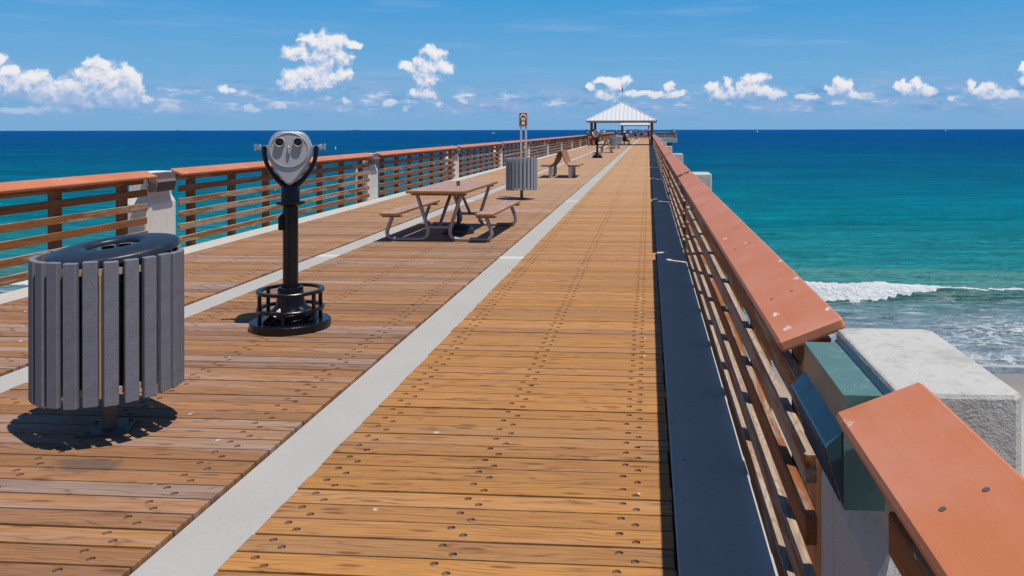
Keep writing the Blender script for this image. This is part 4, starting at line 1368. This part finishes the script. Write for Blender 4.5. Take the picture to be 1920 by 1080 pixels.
# ------------------------------------------------------------------ pavilions
def pavilion(cx, y0, w, dep, label, mast=False):
    root = empty('pavilion', (cx, y0, 0))
    tag(root, label, 'pavilion', 'white roofed pavilions on the pier')
    hw = w / 2
    ZE, ZA = 2.70, 4.74
    ap = (0, dep / 2, ZA)
    # four hipped slopes, each slightly thick, with standing seams
    cs = [(-hw, 0, ZE), (hw, 0, ZE), (hw, dep, ZE), (-hw, dep, ZE)]
    for i in range(4):
        a, b_ = Vector(cs[i]), Vector(cs[(i + 1) % 4])
        c = Vector(ap)
        n = (b_ - a).cross(c - a).normalized()
        t = n * 0.05
        mb = MB().add([a - t, b_ - t, c - t, a, b_, c], [(3, 4, 5), (2, 1, 0), (0, 1, 4, 3), (1, 2, 5, 4), (2, 0, 3, 5)])
        sl = mb.build('roof_slope', M['roof'], root)
        e = (b_ - a)
        L = e.length
        ed = e.normalized()
        up = n.cross(ed).normalized()
        ns = 17
        H = (c - (a + b_) / 2).length
        for k in range(1, ns):
            s_ = L * k / ns
            hgt = H * (1 - abs(2 * k / ns - 1))
            if hgt < 0.2:
                continue
            p0 = a + ed * s_ + up * 0.01
            p1 = a + ed * s_ + up * (hgt - 0.05)
            o1 = ed * 0.018
            o2 = n * 0.045
            MB().add([p0 - o1, p0 + o1, p1 + o1, p1 - o1, p0 - o1 + o2, p0 + o1 + o2, p1 + o1 + o2, p1 - o1 + o2],
                     [(4, 5, 6, 7), (0, 1, 5, 4), (1, 2, 6, 5), (2, 3, 7, 6), (3, 0, 4, 7)]).build('seam', M['seam'], sl)
        MB().tube([a + n * 0.02, c + Vector((0, 0, 0.03))], 0.06, 8).build('hip_cap', M['roof'], root, smooth=True)
    for (x0, x1, ya, yb) in ((-hw + 0.03, hw - 0.03, 0.03, 0.13), (-hw + 0.03, hw - 0.03, dep - 0.13, dep - 0.03), (-hw + 0.03, -hw + 0.13, 0.135, dep - 0.135), (hw - 0.13, hw - 0.03, 0.135, dep - 0.135)):
        MB().box(x0, x1, ya, yb, ZE - 0.20, ZE - 0.03).build('fascia', M['fascia'], root)
    for x in (-hw + 0.55, hw - 0.55):
        for yy in (0.75, dep - 0.75):
            MB().cbox(x - 0.14, x + 0.14, yy - 0.14, yy + 0.14, 0.0, ZE - 0.12, 0.01).build('post', M['pavpost'], root)
    if mast:
        m_ = MB().tube([(0, dep / 2, ZA - 0.1), (0, dep / 2, ZA + 1.65)], 0.03, 8).build('mast', M['signpost'], root, smooth=True)
        MB().box(-0.05, 0.05, dep / 2 - 0.05, dep / 2 + 0.05, ZA + 1.35, ZA + 1.72).build('anemometer', M['umb'], m_)
        MB().box(-0.42, -0.055, dep / 2 - 0.02, dep / 2 + 0.02, ZA + 1.28, ZA + 1.31).build('mast_arm', M['umb'], m_)
        MB().box(-0.44, -0.36, dep / 2 - 0.04, dep / 2 + 0.04, ZA + 1.315, ZA + 1.50).build('wind_vane', M['umb'], m_)
pavilion(-2.92, 89.3, 7.7, 7.6, 'nearer open pavilion with white metal pyramid roof and thin mast', True)
pavilion(-2.77, 171.5, 6.7, 7.5, 'farther white roofed pavilion seen under the nearer roof')

# ------------------------------------------------------------------ people
def skin_mesh(name, joints, edges, mat, sub=1):
    me = bpy.data.meshes.new(name)
    me.from_pydata([j[:3] for j in joints], edges, [])
    o = bpy.data.objects.new(name, me)
    COL.objects.link(o)
    md = o.modifiers.new('skin', 'SKIN')
    sv = me.skin_vertices[0].data
    for i, j in enumerate(joints):
        sv[i].radius = (j[3], j[4] if len(j) > 4 else j[3])
        sv[i].use_root = (i == 0)
    md.use_smooth_shade = True
    ss = o.modifiers.new('sub', 'SUBSURF')
    ss.levels = sub
    ss.render_levels = sub
    bpy.context.view_layer.update()
    dg = bpy.context.evaluated_depsgraph_get()
    out = bpy.data.meshes.new_from_object(o.evaluated_get(dg))
    out.name = name
    bpy.data.objects.remove(o)
    out.materials.clear()
    out.materials.append(mat)
    return out
def pose(kind):
    """joint positions for a figure facing +y, feet at z = 0 (seated figures: on a 0.45 m seat)"""
    J = {}
    if kind == 'sit':
        J.update(pelvis=(0, 0, 0.55), chest=(0, -0.06, 0.93), neck=(0, -0.06, 1.12), head=(0, -0.03, 1.27), top=(0, -0.03, 1.36))
        for s_, n in ((-1, 'l'), (1, 'r')):
            J.update({n + 'hip': (s_ * 0.10, 0.02, 0.53), n + 'knee': (s_ * 0.13, 0.44, 0.52), n + 'ank': (s_ * 0.13, 0.46, 0.09), n + 'toe': (s_ * 0.14, 0.63, 0.04),
                      n + 'sh': (s_ * 0.19, -0.06, 1.05), n + 'el': (s_ * 0.25, 0.06, 0.80), n + 'wr': (s_ * 0.16, 0.28, 0.70), n + 'hd': (s_ * 0.13, 0.36, 0.68)})
    elif kind == 'lean':
        J.update(pelvis=(0, 0, 0.95), chest=(0, 0.14, 1.30), neck=(0, 0.22, 1.47), head=(0, 0.28, 1.60), top=(0, 0.29, 1.69))
        for s_, n in ((-1, 'l'), (1, 'r')):
            J.update({n + 'hip': (s_ * 0.09, 0, 0.91), n + 'knee': (s_ * 0.11, 0.03, 0.50), n + 'ank': (s_ * 0.12, -0.02, 0.08), n + 'toe': (s_ * 0.13, 0.15, 0.035),
                      n + 'sh': (s_ * 0.19, 0.17, 1.40), n + 'el': (s_ * 0.25, 0.34, 1.17), n + 'wr': (s_ * 0.14, 0.52, 1.16), n + 'hd': (s_ * 0.10, 0.59, 1.17)})
    else:
        st = 0.16 if kind == 'walk' else 0.02
        J.update(pelvis=(0, 0, 0.96), chest=(0, 0.01, 1.32), neck=(0, 0.01, 1.50), head=(0, 0.03, 1.63), top=(0, 0.03, 1.73))
        for s_, n in ((-1, 'l'), (1, 'r')):
            J.update({n + 'hip': (s_ * 0.09, 0, 0.92), n + 'knee': (s_ * 0.10, s_ * st * 0.6 + 0.02, 0.50), n + 'ank': (s_ * 0.11, s_ * st, 0.08), n + 'toe': (s_ * 0.13, s_ * st + 0.17, 0.035),
                      n + 'sh': (s_ * 0.19, 0.01, 1.43), n + 'el': (s_ * 0.25, -s_ * st * 0.6 - 0.02, 1.15), n + 'wr': (s_ * 0.24, -s_ * st + 0.08, 0.91), n + 'hd': (s_ * 0.23, -s_ * st + 0.11, 0.82)})
    return J
POSES = {}
def person_meshes(kind):
    if kind in POSES:
        return POSES[kind]
    J = pose(kind)
    rad = dict(pelvis=(0.135, 0.105), chest=(0.150, 0.110), neck=(0.052, 0.055), head=(0.080, 0.098), top=(0.062, 0.075))
    for n in 'lr':
        rad.update({n + 'hip': (0.085,), n + 'knee': (0.056,), n + 'ank': (0.040,), n + 'toe': (0.040, 0.028), n + 'sh': (0.060,), n + 'el': (0.043,), n + 'wr': (0.030,), n + 'hd': (0.038, 0.022)})
    names = list(J)
    names.sort(key=lambda q: q != 'pelvis')
    ix = {n: i for i, n in enumerate(names)}
    E_ = [('pelvis', 'chest'), ('chest', 'neck'), ('neck', 'head'), ('head', 'top')]
    for n in 'lr':
        E_ += [('pelvis', n + 'hip'), (n + 'hip', n + 'knee'), (n + 'knee', n + 'ank'), (n + 'ank', n + 'toe'), ('chest', n + 'sh'), (n + 'sh', n + 'el'), (n + 'el', n + 'wr'), (n + 'wr', n + 'hd')]
    js = [(*J[n], *rad[n]) for n in names]
    body = skin_mesh('body', js, [(ix[a], ix[b_]) for a, b_ in E_], M['white'])
    def mid(a, b_, t):
        return tuple(Vector(J[a]).lerp(Vector(J[b_]), t))
    up = Vector(J['neck']) - Vector(J['chest'])
    sj = [(*J['pelvis'], 0.158, 0.128), (*J['chest'], 0.176, 0.132), (*mid('chest', 'neck', 0.62), 0.10, 0.085)]
    se = [(0, 1), (1, 2)]
    for n in 'lr':
        b0 = len(sj)
        sj += [(*J[n + 'sh'], 0.074), (*mid(n + 'sh', n + 'el', 0.75), 0.066)]
        se += [(1, b0), (b0, b0 + 1)]
    shirt = skin_mesh('shirt', sj, se, M['white'])
    pj = [(*J['pelvis'], 0.150, 0.120)]
    pe = []
    for n in 'lr':
        b0 = len(pj)
        pj += [(*J[n + 'hip'], 0.102), (*mid(n + 'hip', n + 'knee', 0.85), 0.086)]
        pe += [(0, b0), (b0, b0 + 1)]
    shorts = skin_mesh('shorts', pj, pe, M['white'])
    # hair or cap: a shell over the skull
    hx, hy, hz = J['top']
    mx = Matrix.Translation((hx, hy - 0.012, hz - 0.045)) @ Matrix.Scale(1.12, 4, (0, 1, 0))
    hair = MB().lathe([(0.088, -0.055), (0.097, -0.01), (0.094, 0.03), (0.075, 0.068), (0.04, 0.088), (0.0, 0.094)], 16, 0, mx).mesh('hair', M['white'], True)
    cap = MB().lathe([(0.098, 0.0), (0.098, 0.035), (0.080, 0.075), (0.04, 0.095), (0.0, 0.10)], 16, 0, mx)
    cap.cbox(-0.07, 0.07, 0.08, 0.19, 0.0, 0.014, 0.004, 0, Matrix.Translation((hx, hy - 0.012, hz - 0.045)))
    cap = cap.mesh('cap', M['white'], True)
    # face: nose, ears, eyes and mouth
    ex, ey, ez = J['head']
    fb = MB()
    fb.add([(ex - 0.016, ey + 0.085, ez - 0.015), (ex + 0.016, ey + 0.085, ez - 0.015), (ex, ey + 0.118, ez - 0.012), (ex, ey + 0.088, ez + 0.035)], [(0, 1, 2), (1, 3, 2), (3, 0, 2)])
    for s_ in (-1, 1):
        fb.cbox(ex + s_ * 0.083 - 0.010, ex + s_ * 0.083 + 0.010, ey - 0.02, ey + 0.022, ez - 0.02, ez + 0.04, 0.006)
    face = fb.mesh('face', M['white'])
    fb = MB()
    for s_ in (-1, 1):
        fb.cbox(ex + s_ * 0.034 - 0.012, ex + s_ * 0.034 + 0.012, ey + 0.078, ey + 0.094, ez + 0.022, ez + 0.036, 0.003)
    fb.cbox(ex - 0.026, ex + 0.026, ey + 0.078, ey + 0.095, ez - 0.048, ez - 0.040, 0.002)
    eyes = fb.mesh('eyes_and_mouth', M['white'])
    POSES[kind] = dict(body=body, shirt=shirt, shorts=shorts, hair=hair, cap=cap, face=face, eyes=eyes)
    return POSES[kind]
CLOTH = {}
def cloth(c):
    if c not in CLOTH:
        CLOTH[c] = mat_plain('cloth_%d' % len(CLOTH), c, 0.85, 0, 0.12, 12, 0.2)
    return CLOTH[c]
SKIN_A, SKIN_B = (0.42, 0.22, 0.15), (0.30, 0.15, 0.095)
def person(x, y, rz, kind, shirt, shorts, head, label, headkind='hair', skin=SKIN_A, z=0.0, s_=1.0):
    root = empty('person', (x, y, z), rz)
    root.scale = (s_, s_, s_)
    tag(root, label, 'person', 'people on the pier')
    P_ = person_meshes(kind)
    for nm, key, c in (('body', 'body', skin), ('shirt', 'shirt', shirt), ('shorts', 'shorts', shorts), (headkind, headkind, head), ('face', 'face', skin), ('eyes_and_mouth', 'eyes', (0.05, 0.02, 0.02))):
        o = place(P_[key], nm, root)
        o.material_slots[0].link = 'OBJECT'
        o.material_slots[0].material = cloth(c)
    return root
WHT, BLK, NVY, RED, GRY = (0.75, 0.75, 0.74), (0.025, 0.025, 0.03), (0.03, 0.05, 0.13), (0.55, 0.03, 0.035), (0.22, 0.22, 0.22)
HAIR = (0.03, 0.018, 0.012)
# by the left-hand railing, in front of the pavilion
person(-6.12, 84.8, R(75), 'lean', (0.05, 0.07, 0.09), (0.30, 0.27, 0.24), HAIR, 'person in dark shirt leaning on the left railing by pavilion post')
person(-5.75, 86.6, R(60), 'stand', WHT, RED, HAIR, 'person in white shirt and red shorts at the left railing', skin=(0.45, 0.22, 0.15))
# seated on the pavilion's bench
person(-2.55, 91.4, R(-90), 'sit', (0.22, 0.05, 0.07), NVY, HAIR, 'person in dark red top and navy shorts sitting under the pavilion edge', skin=SKIN_B)
person(-2.75, 92.7, R(-80), 'sit', (0.60, 0.42, 0.42), GRY, (0.7, 0.66, 0.62), 'person in pink top and pale hat sitting behind the dark red one', 'cap')
# crowd further out
crowd = [(-4.75, 122, 40, 'stand', NVY, GRY, WHT, 'cap', 'person in navy shirt and white cap, left of the crowd'),
         (-3.75, 124, -60, 'lean', WHT, NVY, WHT, 'cap', 'person in white shirt bending forward in the crowd'),
         (-3.35, 130, 150, 'stand', BLK, WHT, HAIR, 'hair', 'person in black shirt and white shorts in the crowd'),
         (-2.90, 136, 100, 'stand', WHT, GRY, HAIR, 'hair', 'person in white shirt and grey shorts, middle of crowd'),
         (-2.20, 138, -20, 'walk', (0.16, 0.10, 0.16), BLK, HAIR, 'hair', 'person in plum shirt walking in the crowd'),
         (-1.90, 140, 200, 'stand', BLK, GRY, HAIR, 'hair', 'person in black shirt and grey shorts beside the plum shirt'),
         (-1.25, 141, -90, 'lean', (0.06, 0.25, 0.14), BLK, WHT, 'cap', 'person in green shirt and white cap stooping'),
         (-0.55, 146, 180, 'stand', RED, (0.5, 0.3, 0.28), HAIR, 'hair', 'person in red shirt standing alone near right railing'),
         (0.05, 146, 160, 'stand', NVY, BLK, WHT, 'cap', 'person in navy shirt and white cap beside the right pavilion post')]
for (x, y, rz, kd, c1, c2, c3, hk, lb) in crowd:
    person(x, y, R(rz), kd, c1, c2, c3, lb, hk, SKIN_A if random.random() < 0.6 else SKIN_B)
person(-9.0, 166.5, R(180), 'stand', WHT, NVY, HAIR, 'person in white shirt on the left arm of the pier head')
person(4.65, 166.0, R(200), 'stand', (0.05, 0.05, 0.07), BLK, HAIR, 'person in black behind the right pier head railing', s_=0.95)
person(5.05, 166.2, R(150), 'walk', (0.65, 0.45, 0.48), BLK, HAIR, 'person in pink shirt at the right end of the pier head', s_=1.04)

# bench under the pavilion for the seated pair, and what the anglers brought
o = copy_tree(bench0)
o.location = (-2.75, 92.0, 0.001)
tag(o, 'bench under the nearer pavilion carrying two seated people', 'bench', 'pairs of benches back to back')
def build_tackle():
    root = empty('orange_bucket', (-2.15, 150.0, 0))
    tag(root, 'orange bucket standing on the deck among the far crowd', 'bucket')
    m_ = mat_plain('orange_plastic', (0.75, 0.16, 0.02), 0.4)
    MB().lathe([(0.0, 0.0), (0.24, 0.0), (0.30, 0.50), (0.315, 0.50), (0.315, 0.54), (0.29, 0.54), (0.24, 0.04), (0.0, 0.04)], 24).build('pail', m_, root, smooth=True)
    MB().tube([(0.31 * math.cos(a), 0, 0.52 + 0.2 * math.sin(a)) for a in np.linspace(0, math.pi, 12)], 0.012, 6).build('handle', M['chrome'], root, smooth=True)
    root = empty('fishing_cart', (-4.1, 118.0, 0))
    tag(root, 'white fishing cart with cooler left of the crowd', 'cart')
    MB().cbox(-0.5, 0.5, -0.3, 0.3, 0.35, 0.75, 0.03).build('cooler', M['white'], root)
    MB().cbox(-0.52, 0.52, -0.32, 0.32, 0.752, 0.82, 0.02).build('lid', M['white'], root)
    for s_ in (-1, 1):
        MB().lathe([(0.0, -0.03), (0.15, -0.03), (0.17, 0.0), (0.15, 0.03), (0.0, 0.03)], 18, 0, Matrix.Translation((-0.35, s_ * 0.36, 0.17)) @ Matrix.Rotation(R(90), 4, 'X')).build('wheel', M['umb'], root, smooth=True)
        MB().box(0.40, 0.44, s_ * 0.25 - 0.02, s_ * 0.25 + 0.02, 0.0, 0.349).build('leg', M['galv'], root)
        MB().tube([(-0.5, s_ * 0.25, 0.70), (-0.85, s_ * 0.25, 1.02)], 0.02, 8).build('handle', M['galv'], root, smooth=True)
build_tackle()

# ------------------------------------------------------------------ boats and buoy
def sea_point(u, dist):
    az = math.atan((u - 1096) / 1545) - YAW
    return dist * math.sin(az), dist * math.cos(az)
def cargo_ship(u, dist, L, label):
    x, y = sea_point(u, dist)
    root = empty('cargo_ship', (x, y, SEA))
    tag(root, label, 'ship', 'ships on the horizon')
    h = L / 2
    MB().prism([(-h, 0), (h * 0.92, 0), (h, L * 0.07), (h * 0.90, L * 0.055), (-h * 0.55, L * 0.055), (-h, L * 0.065)], -L * 0.07, L * 0.07).build('hull', M['hull'], root)
    MB().cbox(-h * 0.72, -h * 0.50, -L * 0.06, L * 0.06, L * 0.056, L * 0.17, L * 0.004).build('bridge', M['white'], root)
    for k in range(4):
        xx = -h * 0.35 + k * h * 0.3
        MB().cbox(xx, xx + h * 0.22, -L * 0.055, L * 0.055, L * 0.056, L * 0.085, L * 0.003).build('hatch', M['hull'], root)
    MB().cbox(-h * 0.86, -h * 0.80, -L * 0.02, L * 0.02, L * 0.056, L * 0.14, L * 0.003).build('funnel', M['hull'], root)
cargo_ship(664, 9000, 135, 'blue grey cargo ship on the horizon right of the silver viewer')
cargo_ship(332, 15000, 130, 'faint low ship on the horizon above the left railing')
def motor_boat(u, dist, L, rz, label):
    x, y = sea_point(u, dist)
    root = empty('motor_boat', (x, y, SEA), rz)
    tag(root, label, 'boat', 'white motor boats far out')
    h = L / 2
    mb = MB()
    sec = [(-h, 0.16 * L, 0.13 * L), (0, 0.17 * L, 0.14 * L), (h * 0.6, 0.11 * L, 0.16 * L), (h, 0.005 * L, 0.19 * L)]
    vs = []
    for (xx, w_, z_) in sec:
        vs += [(xx, -w_, z_), (xx, -w_ * 0.6, -0.02 * L), (xx, w_ * 0.6, -0.02 * L), (xx, w_, z_)]
    fs = []
    for i in range(3):
        for k in range(3):
            fs.append((i * 4 + k, (i + 1) * 4 + k, (i + 1) * 4 + k + 1, i * 4 + k + 1))
        fs.append((i * 4 + 3, (i + 1) * 4 + 3, (i + 1) * 4, i * 4))
    fs.append((0, 1, 2, 3))
    mb.add(vs, fs).build('hull', M['white'], root)
    MB().cbox(-h * 0.3, h * 0.35, -0.1 * L, 0.1 * L, 0.15 * L, 0.31 * L, 0.02 * L).build('cabin', M['white'], root)
    MB().tube([(-h * 0.1, 0, 0.3 * L), (-h * 0.1, 0, 0.5 * L)], 0.012 * L, 6).build('mast', M['white'], root)
motor_boat(1420, 2600, 13, R(170), 'tiny white motor boat on the horizon right of the pavilion')
motor_boat(1773, 4200, 12, R(10), 'tiny white boat on the horizon at the far right')
motor_boat(925, 1900, 8, R(160), 'tiny white boat just below the horizon left of the brown sign')
bx, by = sea_point(629, 392)
bo = empty('channel_buoy', (bx, by, SEA))
tag(bo, 'small white upright buoy floating right of the silver viewer', 'buoy')
MB().lathe([(0.0, -0.2), (0.28, -0.2), (0.32, 0.1), (0.28, 0.4), (0.16, 0.5), (0.14, 1.25), (0.0, 1.35)], 16).build('float', M['white'], bo, smooth=True)
MB().lathe([(0.17, 0.75), (0.17, 0.95), (0.14, 0.97)], 16).build('band', M['sign'], bo, smooth=True)
